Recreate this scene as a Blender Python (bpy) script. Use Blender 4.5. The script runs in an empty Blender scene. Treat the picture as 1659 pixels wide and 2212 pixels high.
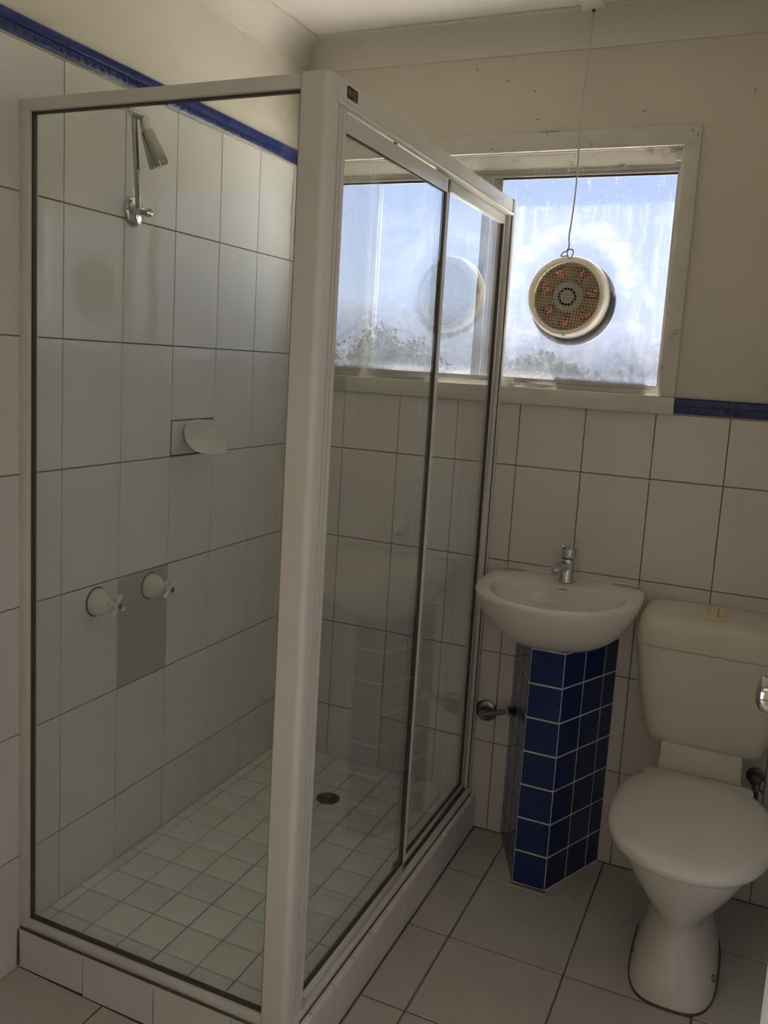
import bpy, bmesh, math, random
from mathutils import Vector, Matrix

random.seed(7)
SC = bpy.context.scene
COL = SC.collection
PI = math.pi

# ------------------------------------------------------------------ camera
CAM = (1.4729, -1.1165, 1.4760)
YAW, PITCH, ROLL, FPX = -0.4198, -0.1417, 0.0577, 1889.79
PPX, PPY = -22.58, -53.35
def set_camera():
    ca, sa, cb, sb, cc, sc = math.cos(YAW), math.sin(YAW), math.cos(PITCH), math.sin(PITCH), math.cos(ROLL), math.sin(ROLL)
    fwd = Vector((sa*cb, ca*cb, sb)); right = Vector((ca, -sa, 0)); up = right.cross(fwd)
    r2 = right*cc + up*sc; u2 = -right*sc + up*cc
    cam = bpy.data.cameras.new('camera'); co = bpy.data.objects.new('camera', cam); COL.objects.link(co)
    cam.sensor_fit = 'HORIZONTAL'; cam.sensor_width = 36.0; cam.lens = FPX/1659*36.0
    cam.shift_x = -PPX/1659; cam.shift_y = PPY/1659
    cam.clip_start = 0.02; cam.clip_end = 200
    b = -fwd
    co.matrix_world = Matrix(((r2.x, u2.x, b.x, CAM[0]), (r2.y, u2.y, b.y, CAM[1]), (r2.z, u2.z, b.z, CAM[2]), (0, 0, 0, 1)))
    SC.camera = co
set_camera()

# ------------------------------------------------------------------ world, sun, exposure
SKY = 1.3
SUN = 60.0
HALL = 38.0
w = bpy.data.worlds.new('sky'); SC.world = w; w.use_nodes = True
nt = w.node_tree; bg = nt.nodes['Background']
sky = nt.nodes.new('ShaderNodeTexSky'); sky.sky_type = 'NISHITA'; sky.sun_disc = False
sky.sun_elevation = math.radians(62); sky.sun_rotation = math.radians(-75); sky.dust_density = 1.5
mul = nt.nodes.new('ShaderNodeMix'); mul.data_type = 'RGBA'; mul.blend_type = 'MIX'
scl = nt.nodes.new('ShaderNodeMix'); scl.data_type = 'RGBA'; scl.blend_type = 'MULTIPLY'
scl.inputs[0].default_value = 1.0; scl.inputs[7].default_value = (0.11, 0.11, 0.11, 1)
nt.links.new(sky.outputs[0], scl.inputs[6])
mul.inputs[0].default_value = 0.6; mul.inputs[7].default_value = (0.52, 0.63, 0.98, 1)
nt.links.new(scl.outputs[2], mul.inputs[6]); nt.links.new(mul.outputs[2], bg.inputs[0])
bg.inputs[1].default_value = SKY

sd = bpy.data.lights.new('sun', 'SUN'); sd.energy = SUN; sd.angle = math.radians(0.6); sd.color = (1.0, 0.97, 0.93)
so = bpy.data.objects.new('sun', sd); COL.objects.link(so)
so.rotation_euler = Vector((0.45, -0.10, -1.0)).to_track_quat('-Z', 'Y').to_euler()
so.location = (-3, 4, 8)

hd = bpy.data.lights.new('hall_daylight', 'AREA'); hd.shape = 'RECTANGLE'; hd.size = 0.5; hd.size_y = 1.5  # added lamp standing for daylight from the unseen hall; no window built there
hd.energy = HALL; hd.color = (0.97, 0.975, 1.0)
ho = bpy.data.objects.new('hall_daylight', hd); COL.objects.link(ho)
ho.location = (0.16, -1.75, 1.05); ho.rotation_euler = (Vector((1.5, -0.25, 0.85))-Vector(ho.location)).to_track_quat('-Z', 'Y').to_euler()

SC.view_settings.view_transform = 'Standard'; SC.view_settings.look = 'None'
SC.view_settings.gamma = 1.0; SC.view_settings.exposure = 0.0; SC.view_settings.use_curve_mapping = False
cy = SC.cycles
cy.use_denoising = True; cy.max_bounces = 7; cy.diffuse_bounces = 4; cy.glossy_bounces = 3
cy.transparent_max_bounces = 16; cy.transmission_bounces = 4; cy.use_adaptive_sampling = True; cy.adaptive_threshold = 0.2; cy.adaptive_min_samples = 24; cy.sample_clamp_indirect = 30.0
cy.caustics_reflective = False; cy.caustics_refractive = False; cy.blur_glossy = 0.3

# ------------------------------------------------------------------ materials
def srgb(r, g, b):
    f = lambda c: (c/255/12.92) if c/255 <= 0.04045 else ((c/255+0.055)/1.055)**2.4
    return (f(r), f(g), f(b), 1)

def N(nt, t, **kw):
    n = nt.nodes.new(t)
    for k, v in kw.items(): setattr(n, k, v)
    return n

def mat(name, col, rough=0.5, metal=0.0, var=0.0, vscale=6.0, bump=0.0, bscale=40.0, coat=0.0, spots=None, sss=0.0, detail=4.0, objrand=0.0):
    m = bpy.data.materials.new(name); m.use_nodes = True
    nt = m.node_tree; p = nt.nodes['Principled BSDF']
    p.inputs['Base Color'].default_value = (*col[:3], 1)
    p.inputs['Roughness'].default_value = rough; p.inputs['Metallic'].default_value = metal
    if coat: p.inputs['Coat Weight'].default_value = coat; p.inputs['Coat Roughness'].default_value = 0.08
    if sss:
        p.inputs['Subsurface Weight'].default_value = sss; p.inputs['Subsurface Radius'].default_value = (0.02, 0.015, 0.01)
    tc = N(nt, 'ShaderNodeTexCoord'); cur = None
    if var:
        nz = N(nt, 'ShaderNodeTexNoise'); nz.inputs['Scale'].default_value = vscale; nz.inputs['Detail'].default_value = detail
        nt.links.new(tc.outputs['Object'], nz.inputs['Vector'])
        mr = N(nt, 'ShaderNodeMapRange'); mr.inputs[1].default_value = 0.3; mr.inputs[2].default_value = 0.7
        mr.inputs[3].default_value = 1-var; mr.inputs[4].default_value = 1+var*0.5
        nt.links.new(nz.outputs[0], mr.inputs[0])
        hs = N(nt, 'ShaderNodeHueSaturation'); hs.inputs['Color'].default_value = (*col[:3], 1)
        nt.links.new(mr.outputs[0], hs.inputs['Value']); cur = hs.outputs[0]
        nt.links.new(cur, p.inputs['Base Color'])
    if objrand:
        oi = N(nt, 'ShaderNodeObjectInfo'); mr = N(nt, 'ShaderNodeMapRange')
        mr.inputs[3].default_value = 1-objrand; mr.inputs[4].default_value = 1+objrand
        nt.links.new(oi.outputs['Random'], mr.inputs[0])
        hs = N(nt, 'ShaderNodeHueSaturation')
        if cur: nt.links.new(cur, hs.inputs['Color'])
        else: hs.inputs['Color'].default_value = (*col[:3], 1)
        nt.links.new(mr.outputs[0], hs.inputs['Value']); cur = hs.outputs[0]
        nt.links.new(cur, p.inputs['Base Color'])
    if spots:
        (sc_, thr, scol) = spots
        nz = N(nt, 'ShaderNodeTexNoise'); nz.inputs['Scale'].default_value = sc_; nz.inputs['Detail'].default_value = 6; nz.inputs['Roughness'].default_value = 0.65
        nt.links.new(tc.outputs['Object'], nz.inputs['Vector'])
        mr = N(nt, 'ShaderNodeMapRange'); mr.inputs[1].default_value = thr; mr.inputs[2].default_value = thr+0.09
        nt.links.new(nz.outputs[0], mr.inputs[0])
        mx = N(nt, 'ShaderNodeMix', data_type='RGBA'); mx.inputs[7].default_value = (*scol[:3], 1)
        if cur: nt.links.new(cur, mx.inputs[6])
        else: mx.inputs[6].default_value = (*col[:3], 1)
        nt.links.new(mr.outputs[0], mx.inputs[0]); nt.links.new(mx.outputs[2], p.inputs['Base Color'])
    if bump:
        nz = N(nt, 'ShaderNodeTexNoise'); nz.inputs['Scale'].default_value = bscale; nz.inputs['Detail'].default_value = 3
        nt.links.new(tc.outputs['Object'], nz.inputs['Vector'])
        bp = N(nt, 'ShaderNodeBump'); bp.inputs['Strength'].default_value = bump; bp.inputs['Distance'].default_value = 0.002
        nt.links.new(nz.outputs[0], bp.inputs['Height']); nt.links.new(bp.outputs[0], p.inputs['Normal'])
    return m

def clear_glass(name, tint, film=0.03, fscale=6.0, ior=1.5):
    """thin clear sheet: fresnel mirror over a tinted see-through body, with a faint soap film"""
    m = bpy.data.materials.new(name); m.use_nodes = True; nt = m.node_tree
    for n in list(nt.nodes):
        if n.type != 'OUTPUT_MATERIAL': nt.nodes.remove(n)
    out = [n for n in nt.nodes if n.type == 'OUTPUT_MATERIAL'][0]
    tr = N(nt, 'ShaderNodeBsdfTransparent'); tr.inputs[0].default_value = (*tint, 1)
    gl = N(nt, 'ShaderNodeBsdfGlossy'); gl.inputs['Roughness'].default_value = 0.0; gl.inputs['Color'].default_value = (1, 1, 1, 1)
    fr = N(nt, 'ShaderNodeFresnel'); fr.inputs[0].default_value = ior
    geo = N(nt, 'ShaderNodeNewGeometry')
    # keep the same fresnel from either side of the sheet
    inv = N(nt, 'ShaderNodeMix', data_type='FLOAT'); inv.inputs[2].default_value = ior; inv.inputs[3].default_value = 1/ior
    nt.links.new(geo.outputs['Backfacing'], inv.inputs[0]); nt.links.new(inv.outputs[0], fr.inputs[0])
    mx = N(nt, 'ShaderNodeMixShader'); nt.links.new(fr.outputs[0], mx.inputs[0])
    nt.links.new(tr.outputs[0], mx.inputs[1]); nt.links.new(gl.outputs[0], mx.inputs[2])
    last = mx
    if film:
        tl = N(nt, 'ShaderNodeBsdfTranslucent'); tl.inputs[0].default_value = (0.8, 0.82, 0.85, 1)
        tc = N(nt, 'ShaderNodeTexCoord'); mp = N(nt, 'ShaderNodeMapping'); mp.inputs['Scale'].default_value = (1.0, 3.0, 0.7)
        nz = N(nt, 'ShaderNodeTexNoise'); nz.inputs['Scale'].default_value = fscale; nz.inputs['Detail'].default_value = 5
        nt.links.new(tc.outputs['Object'], mp.inputs[0]); nt.links.new(mp.outputs[0], nz.inputs['Vector'])
        mr = N(nt, 'ShaderNodeMapRange'); mr.inputs[1].default_value = 0.42; mr.inputs[2].default_value = 0.75; mr.inputs[4].default_value = film
        nt.links.new(nz.outputs[0], mr.inputs[0])
        m2 = N(nt, 'ShaderNodeMixShader'); nt.links.new(mr.outputs[0], m2.inputs[0])
        nt.links.new(mx.outputs[0], m2.inputs[1]); nt.links.new(tl.outputs[0], m2.inputs[2]); last = m2
    nt.links.new(last.outputs[0], out.inputs[0])
    return m

def dirty_glass(name, seed, film, smear, grime_z, grime_amt, halo=None, shade_line=None):
    """grimy window glass: white wiped smears, rain runs, splashes and grey grime low down, over clear glass"""
    m = bpy.data.materials.new(name); m.use_nodes = True; nt = m.node_tree
    for n in list(nt.nodes):
        if n.type != 'OUTPUT_MATERIAL': nt.nodes.remove(n)
    out = [n for n in nt.nodes if n.type == 'OUTPUT_MATERIAL'][0]
    L = nt.links.new
    tr = N(nt, 'ShaderNodeBsdfTransparent'); tr.inputs[0].default_value = (0.96, 0.97, 0.985, 1)
    gl = N(nt, 'ShaderNodeBsdfGlossy'); gl.inputs['Roughness'].default_value = 0.02
    fr = N(nt, 'ShaderNodeFresnel'); geo = N(nt, 'ShaderNodeNewGeometry')
    inv = N(nt, 'ShaderNodeMix', data_type='FLOAT'); inv.inputs[2].default_value = 1.45; inv.inputs[3].default_value = 1/1.45
    L(geo.outputs['Backfacing'], inv.inputs[0]); L(inv.outputs[0], fr.inputs[0])
    mx = N(nt, 'ShaderNodeMixShader'); L(fr.outputs[0], mx.inputs[0]); L(tr.outputs[0], mx.inputs[1]); L(gl.outputs[0], mx.inputs[2])
    tc = N(nt, 'ShaderNodeTexCoord')
    def noise(sc, det, scale, rough=0.6, dist=0.0, off=0.0):
        mp = N(nt, 'ShaderNodeMapping'); mp.inputs['Scale'].default_value = scale; mp.inputs['Location'].default_value = (seed+off, seed*2, seed)
        nz = N(nt, 'ShaderNodeTexNoise'); nz.inputs['Scale'].default_value = sc; nz.inputs['Detail'].default_value = det
        nz.inputs['Roughness'].default_value = rough; nz.inputs['Distortion'].default_value = dist
        L(tc.outputs['Object'], mp.inputs[0]); L(mp.outputs[0], nz.inputs['Vector']); return nz.outputs[0]
    def mr(v, a, b, c, d):
        n = N(nt, 'ShaderNodeMapRange'); n.inputs[1].default_value = a; n.inputs[2].default_value = b; n.inputs[3].default_value = c; n.inputs[4].default_value = d
        L(v, n.inputs[0]); return n.outputs[0]
    def mth(op, a, b):
        n = N(nt, 'ShaderNodeMath', operation=op)
        for i, x in enumerate((a, b)):
            if isinstance(x, (int, float)): n.inputs[i].default_value = x
            else: L(x, n.inputs[i])
        return n.outputs[0]
    sx = N(nt, 'ShaderNodeSeparateXYZ'); L(tc.outputs['Object'], sx.inputs[0]); X, Z = sx.outputs[0], sx.outputs[2]
    cloud = noise(4.2, 6, (1, 1, 1.5), 0.62, 1.6)
    wipe = mr(cloud, 0.52, 0.72, 0, 1)
    runs = mr(noise(11, 4, (6, 1, 0.35), 0.6, 0.25, 3.1), 0.46, 0.70, 0, 1)
    scr = mr(noise(30, 2, (3.2, 1, 0.22), 0.5, 0.6, 7.7), 0.655, 0.69, 0, 1)
    speck = mr(noise(120, 2, (1, 1, 1), 0.5, 0.0, 5.7), 0.665, 0.70, 0, 1)
    fine = mr(noise(55, 4, (1, 1, 1), 0.75, 0.5, 9.2), 0.30, 0.72, 0, 1)
    white = mth('MAXIMUM', mth('MULTIPLY', wipe, 0.8), mth('MULTIPLY', runs, 0.45))
    if halo:
        hx, hz, hr = halo
        d = mth('SQRT', mth('ADD', mth('POWER', mth('SUBTRACT', X, hx), 2.0), mth('POWER', mth('MULTIPLY', mth('SUBTRACT', Z, hz), 0.85), 2.0)), 0)
        dd_ = mth('ADD', d, mth('MULTIPLY', mth('SUBTRACT', cloud, 0.5), 0.10))
        ringm = mth('MULTIPLY', mr(dd_, hr-0.035, hr, 0, 1), mr(dd_, hr+0.012, hr+0.05, 1, 0))
        upm = mr(mth('SUBTRACT', Z, hz), -0.02, 0.06, 0, 1)
        white = mth('MAXIMUM', white, mth('MULTIPLY', mth('MULTIPLY', ringm, upm), mr(noise(9, 5, (1, 1, 2.2), 0.65, 1.2, 6.3), 0.40, 0.60, 0.25, 1.0)))
    if shade_line is not None:      # shade edge under the frame head, painted in as less white above
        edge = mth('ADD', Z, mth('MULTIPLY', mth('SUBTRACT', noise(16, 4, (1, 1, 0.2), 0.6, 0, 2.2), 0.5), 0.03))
        t = mr(edge, shade_line-0.003, shade_line+0.003, 1.0, 0.0)
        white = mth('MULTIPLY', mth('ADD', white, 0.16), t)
    white = mth('MAXIMUM', white, mth('MULTIPLY', scr, 0.7))
    white = mth('MAXIMUM', white, speck)
    white = mth('MULTIPLY', white, smear)
    low = mr(mth('ADD', Z, mth('MULTIPLY', mth('SUBTRACT', noise(7, 5, (1, 1, 1), 0.6, 0.8, 4.4), 0.5), 0.16)), grime_z-0.08, grime_z+0.03, 1, 0)
    edgew = mr(Z, 1.462, 1.485, 1, 0)
    grime = mth('MULTIPLY', mth('MULTIPLY', low, mth('ADD', mth('MULTIPLY', fine, 0.7), 0.3)), grime_amt)
    tl = N(nt, 'ShaderNodeBsdfTranslucent'); tl.inputs[0].default_value = (0.42, 0.42, 0.46, 1)
    tg = N(nt, 'ShaderNodeBsdfTranslucent'); tg.inputs[0].default_value = (0.085, 0.09, 0.095, 1)
    white = mth('ADD', mth('MAXIMUM', white, mth('MULTIPLY', edgew, 0.25)), film)
    m1 = N(nt, 'ShaderNodeMixShader'); L(grime, m1.inputs[0]); L(mx.outputs[0], m1.inputs[1]); L(tg.outputs[0], m1.inputs[2])
    m2 = N(nt, 'ShaderNodeMixShader'); L(white, m2.inputs[0]); L(m1.outputs[0], m2.inputs[1]); L(tl.outputs[0], m2.inputs[2])
    L(m2.outputs[0], out.inputs[0])
    return m

def glow_plastic(name, col):
    """thin cream plastic that lets daylight through"""
    m = bpy.data.materials.new(name); m.use_nodes = True; nt = m.node_tree; L = nt.links.new
    for n in list(nt.nodes):
        if n.type != 'OUTPUT_MATERIAL': nt.nodes.remove(n)
    out = [n for n in nt.nodes if n.type == 'OUTPUT_MATERIAL'][0]
    d = N(nt, 'ShaderNodeBsdfDiffuse'); d.inputs[0].default_value = (*col, 1)
    t = N(nt, 'ShaderNodeBsdfTranslucent'); t.inputs[0].default_value = (*col, 1)
    g = N(nt, 'ShaderNodeBsdfGlossy'); g.inputs['Roughness'].default_value = 0.25
    a = N(nt, 'ShaderNodeMixShader'); a.inputs[0].default_value = 0.5; L(d.outputs[0], a.inputs[1]); L(t.outputs[0], a.inputs[2])
    b = N(nt, 'ShaderNodeMixShader'); b.inputs[0].default_value = 0.05; L(a.outputs[0], b.inputs[1]); L(g.outputs[0], b.inputs[2])
    L(b.outputs[0], out.inputs[0]); return m

M = {}
M['paint'] = mat('cream_wall_paint', (0.76, 0.70, 0.585), 0.6, var=0.07, vscale=2.2, bump=0.08, bscale=60, spots=(1.3, 0.62, (0.69, 0.615, 0.49)))
M['ceil'] = mat('ceiling_paint', (0.88, 0.83, 0.73), 0.7, var=0.03, vscale=3)
M['cornice'] = mat('cornice_paint', (0.80, 0.75, 0.65), 0.6, var=0.04, vscale=3)
M['grout'] = mat('grout', (0.24, 0.21, 0.17), 0.9, var=0.35, vscale=9)
M['tile'] = mat('white_wall_tile', (0.79, 0.755, 0.725), 0.05, var=0.02, vscale=3, bump=0.05, bscale=7, objrand=0.025)
M['tile_odd'] = mat('mushroom_wall_tile', (0.50, 0.46, 0.43), 0.12, var=0.02, bump=0.03, bscale=9)
M['ftile'] = mat('floor_tile', (0.60, 0.575, 0.52), 0.34, var=0.07, vscale=7, bump=0.05, bscale=120, objrand=0.03)
M['stile'] = mat('shower_floor_tile', (0.88, 0.87, 0.82), 0.3, var=0.06, vscale=9, objrand=0.04)
M['border'] = mat('blue_border_tile', (0.024, 0.042, 0.19), 0.16, var=0.25, vscale=60, bump=0.35, bscale=160)
M['blue'] = mat('navy_tile', (0.010, 0.030, 0.15), 0.12, var=0.2, vscale=20, objrand=0.12)
M['whitegrout'] = mat('white_grout', (0.78, 0.76, 0.72), 0.85, var=0.2, vscale=30)
M['alu'] = mat('white_powdercoat', (0.78, 0.74, 0.69), 0.32, var=0.03, vscale=5)
M['walu'] = mat('window_aluminium', (0.55, 0.52, 0.48), 0.4, var=0.12, vscale=12)
M['rubber'] = mat('dark_gasket', (0.075, 0.063, 0.047), 0.6)
M['grime'] = mat('grimy_sealant', (0.13, 0.10, 0.07), 0.8, var=0.4, vscale=30)
M['sash'] = mat('window_timber_paint', (0.76, 0.72, 0.64), 0.5, var=0.08, vscale=14, bump=0.4, bscale=30, spots=(22, 0.64, (0.33, 0.28, 0.22)))
M['reveal'] = mat('peeling_paint', (0.80, 0.75, 0.64), 0.55, var=0.05, vscale=14, bump=0.6, bscale=60, spots=(26, 0.6, (0.42, 0.36, 0.28)))
M['chrome'] = mat('chrome', (0.62, 0.62, 0.62), 0.08, 1.0)
M['gunmetal'] = mat('worn_chrome', (0.40, 0.39, 0.36), 0.14, 1.0)
M['steel'] = mat('dull_steel', (0.30, 0.29, 0.27), 0.3, 1.0, var=0.15, vscale=40)
M['darksteel'] = mat('tarnished_steel', (0.14, 0.13, 0.12), 0.4, 0.9)
M['black'] = mat('black_void', (0.008, 0.008, 0.007), 0.8)
M['china'] = mat('vitreous_china', (0.82, 0.78, 0.72), 0.07, var=0.02, vscale=6)
M['seat'] = mat('seat_plastic', (0.84, 0.795, 0.73), 0.16, var=0.02)
M['cistern'] = mat('aged_cistern_plastic', (0.76, 0.72, 0.60), 0.3, var=0.04, vscale=5)
M['button'] = mat('yellowed_button', (0.80, 0.66, 0.42), 0.35)
M['ceramic'] = mat('white_ceramic', (0.74, 0.73, 0.68), 0.1)
M['fan'] = glow_plastic('fan_cream_plastic', (0.95, 0.89, 0.77))
M['cowl'] = mat('cowl_brown_plastic', (0.10, 0.085, 0.08), 0.5, var=0.2, vscale=20)
M['fantan'] = mat('fan_tan_plastic', (0.42, 0.30, 0.215), 0.45, var=0.15, vscale=30)
M['fangrey'] = mat('fan_motor_grey', (0.58, 0.56, 0.46), 0.4)
M['foil'] = mat('copper_foil', (0.95, 0.58, 0.38), 0.25, 1.0, var=0.4, vscale=60, bump=0.8, bscale=90)
M['wire'] = mat('grille_wire', (0.85, 0.75, 0.58), 0.4)
M['cord'] = mat('cream_cord', (0.58, 0.53, 0.44), 0.6)
M['latch'] = mat('brown_latch', (0.05, 0.03, 0.025), 0.35, var=0.3, vscale=80)
M['sticker'] = mat('maroon_sticker', (0.055, 0.012, 0.010), 0.35)
M['print'] = mat('sticker_print', (0.24, 0.15, 0.13), 0.5)
M['door'] = mat('door_paint', (0.88, 0.85, 0.80), 0.35)
M['doorwood'] = mat('hall_floor', (0.30, 0.22, 0.15), 0.4)
M['glass'] = clear_glass('shower_glass', (0.975, 0.988, 0.972), 0.0)
M['pane_l'] = dirty_glass('grimy_glass_left', 1.3, 0.02, 0.09, 1.66, 0.55)
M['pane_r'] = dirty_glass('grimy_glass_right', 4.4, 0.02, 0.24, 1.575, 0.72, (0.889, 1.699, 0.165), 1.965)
M['grass'] = mat('lawn', (0.20, 0.22, 0.12), 0.9, var=0.3, vscale=1)
M['paving'] = mat('concrete_paving', (0.52, 0.50, 0.46), 0.85, var=0.12, vscale=3)
M['leaf'] = mat('leaves', (0.014, 0.018, 0.013), 1.0, var=0.5, vscale=5)
M['bark'] = mat('bark', (0.12, 0.09, 0.07), 0.9)
M['brick'] = mat('outside_render', (0.55, 0.46, 0.42), 0.8)

for k_ in ('china', 'seat'): M[k_].node_tree.nodes['Principled BSDF'].inputs['Specular IOR Level'].default_value = 0.9

# ------------------------------------------------------------------ helpers
class MB:
    def __init__(s): s.v = []; s.f = []; s.mi = []
    def add(s, vs, fs, mi=0):
        o = len(s.v); s.v += [tuple(v) for v in vs]; s.f += [tuple(i+o for i in f) for f in fs]; s.mi += [mi]*len(fs); return s
    def box(s, a, b, mi=0):
        (x0, y0, z0), (x1, y1, z1) = a, b
        return s.add([(x0,y0,z0),(x1,y0,z0),(x1,y1,z0),(x0,y1,z0),(x0,y0,z1),(x1,y0,z1),(x1,y1,z1),(x0,y1,z1)],
                     [(0,3,2,1),(4,5,6,7),(0,1,5,4),(1,2,6,5),(2,3,7,6),(3,0,4,7)], mi)
    def rings(s, rs, cap0=True, cap1=True, closed=False, mi=0):
        n = len(rs[0]); vs = [p for r in rs for p in r]; fs = []
        m = len(rs)
        for i in range(m if closed else m-1):
            a, b = i*n, ((i+1) % m)*n
            for j in range(n):
                k = (j+1) % n; fs.append((a+j, a+k, b+k, b+j))
        if not closed:
            if cap0: fs.append(tuple(range(n-1, -1, -1)))
            if cap1: fs.append(tuple((m-1)*n+j for j in range(n)))
        return s.add(vs, fs, mi)
    def prism(s, poly, axis, a, b, mi=0):
        """poly: 2-D points; axis 'z': (x,y); 'y': (x,z); 'x': (y,z)"""
        P = {'z': lambda p, t: (p[0], p[1], t), 'y': lambda p, t: (p[0], t, p[1]), 'x': lambda p, t: (t, p[0], p[1])}[axis]
        return s.rings([[P(p, a) for p in poly], [P(p, b) for p in poly]], mi=mi)
    def tube(s, pts, r, n=10, mi=0):
        pts = [Vector(p) for p in pts]; rs = []
        rr = r if isinstance(r, (list, tuple)) else [r]*len(pts)
        u = None
        for i, p in enumerate(pts):
            d = (pts[min(i+1, len(pts)-1)]-pts[max(i-1, 0)]).normalized()
            if u is None: u = d.orthogonal().normalized()
            u = (u-d*u.dot(d)).normalized(); v = d.cross(u)
            rs.append([p+(u*math.cos(2*PI*j/n)+v*math.sin(2*PI*j/n))*rr[i] for j in range(n)])
        return s.rings(rs, mi=mi)
    def lathe(s, prof, c, axis, n=28, cap0=True, cap1=True, mi=0):
        """prof: (radius, distance along axis) ; c origin ; axis direction"""
        d = Vector(axis).normalized(); u = d.orthogonal().normalized(); v = d.cross(u); c = Vector(c)
        rs = [[c+d*t+(u*math.cos(2*PI*j/n)+v*math.sin(2*PI*j/n))*max(r, 1e-5) for j in range(n)] for r, t in prof]
        return s.rings(rs, cap0, cap1, mi=mi)
    def build(s, name, m, parent=None, bevel=0.0, seg=2, smooth=True, angle=35, loc=None):
        me = bpy.data.meshes.new(name)
        off = Vector(loc) if loc else Vector((0, 0, 0))
        me.from_pydata([tuple(Vector(v)-off) for v in s.v], [], s.f)
        for k in (m if isinstance(m, (list, tuple)) else [m]): me.materials.append(M[k])
        me.polygons.foreach_set('material_index', s.mi)
        bm = bmesh.new(); bm.from_mesh(me)
        bmesh.ops.recalc_face_normals(bm, faces=bm.faces)
        if bevel:
            es = [e for e in bm.edges if len(e.link_faces) == 2 and e.calc_face_angle(0) > math.radians(30)]
            bmesh.ops.bevel(bm, geom=es, offset=bevel, segments=seg, affect='EDGES', profile=0.5, clamp_overlap=True)
        bm.to_mesh(me); bm.free()
        if smooth:
            me.shade_smooth(); me.set_sharp_from_angle(angle=math.radians(angle))
        return link(name, me, parent, loc)

def link(name, me, parent=None, loc=None):
    o = bpy.data.objects.new(name, me); COL.objects.link(o)
    if parent is not None: o.parent = parent
    if loc:
        # parents (empties) sit at their own world place: keep the mesh where it was built
        o.location = loc
    return o

def tag(o, label=None, cat=None, group=None, kind=None):
    if label: o['label'] = label
    if cat: o['category'] = cat
    if group: o['group'] = group
    if kind: o['kind'] = kind
    return o

def thing(name, label, cat, base, group=None):
    o = bpy.data.objects.new(name, None); COL.objects.link(o); o.empty_display_size = 0.05
    o.location = base
    tag(o, label, cat, group); ROOTS.append(o)
    return o
ROOTS = []
def struct(o, label=None): 
    o['kind'] = 'structure'
    if label: o['label'] = label
    return o

def settle():
    """children were built in world coordinates: undo the empties' own location"""
    for r in ROOTS:
        inv = Matrix.Translation(-Vector(r.location))
        for c in r.children:
            c.matrix_parent_inverse = inv

def box(name, a, b, m, parent=None, bevel=0.002, seg=2, **k):
    return MB().box(a, b).build(name, m, parent, bevel, seg, **k)

def catmull(pts, n=8):
    pts = [Vector(p) for p in pts]; P = [pts[0]*2-pts[1]]+pts+[pts[-1]*2-pts[-2]]; out = []
    for i in range(1, len(P)-2):
        a, b, c, d = P[i-1], P[i], P[i+1], P[i+2]
        for k in range(n):
            t = k/n
            out.append(0.5*((2*b)+(c-a)*t+(2*a-5*b+4*c-d)*t*t+(3*b-a-3*c+d)*t**3))
    out.append(pts[-1]); return out

TILE_MESH = {}
def tile_mesh(w_, h_, th, m, ch=0.0012):
    """a tile lying in local XY, face up at z=0, body down to -th, chamfered face edge"""
    key = (round(w_, 4), round(h_, 4), th, m, ch)
    if key in TILE_MESH: return TILE_MESH[key]
    me = bpy.data.meshes.new('tile')
    x, y = w_/2, h_/2; c = ch
    v = [(-x,-y,-th),(x,-y,-th),(x,y,-th),(-x,y,-th), (-x,-y,-c),(x,-y,-c),(x,y,-c),(-x,y,-c), (-x+c,-y+c,0),(x-c,-y+c,0),(x-c,y-c,0),(-x+c,y-c,0)]
    f = [(3,2,1,0),(8,9,10,11)]
    for i in range(4):
        j = (i+1) % 4; f += [(i, j, j+4, i+4), (i+4, j+4, j+8, i+8)]
    me.from_pydata(v, [], f); me.materials.append(M[m]); TILE_MESH[key] = me
    return me
BASIS = {'+x': Matrix(((0,0,1),(1,0,0),(0,1,0))), '-y': Matrix(((1,0,0),(0,0,-1),(0,1,0))), '+z': Matrix(((1,0,0),(0,1,0),(0,0,1))),
         '-x': Matrix(((0,0,-1),(-1,0,0),(0,1,0))), '+y': Matrix(((-1,0,0),(0,0,1),(0,1,0)))}
def tile(parent, center, face, w_, h_, m, th=0.006, gap=0.0025, tilt=0.0016, name='tile', basis=None):
    if w_-gap < 0.004 or h_-gap < 0.004: return None
    o = bpy.data.objects.new(name, tile_mesh(w_-gap, h_-gap, th, m)); COL.objects.link(o)
    B = (basis or BASIS[face]).to_4x4()
    J = Matrix.Rotation(random.uniform(-tilt, tilt), 4, 'X') @ Matrix.Rotation(random.uniform(-tilt, tilt), 4, 'Y')
    o.parent = parent; o.matrix_basis = Matrix.Translation(center) @ B @ J
    return o

def cuts(a, b, first, pitch):
    """joint positions first+k*pitch inside (a,b), with both ends"""
    k = math.ceil((a-first)/pitch-1e-6); out = [a]
    while first+k*pitch < b-1e-4:
        x = first+k*pitch
        if x > a+1e-4: out.append(x)
        k += 1
    return out+[b]

# ------------------------------------------------------------------ room shell
YB = 1.4811            # tiled face of the window wall (left wall face: x = 0, floor: z = 0)
XR = 1.74; YF = -0.72; ZC = 2.46
ROW0, RP = -0.0029, 0.29826
rows = [0.0]+[ROW0+RP*k for k in range(1, 8)]           # wall tile joints, last = 2.085
ZTOP = rows[7]
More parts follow.
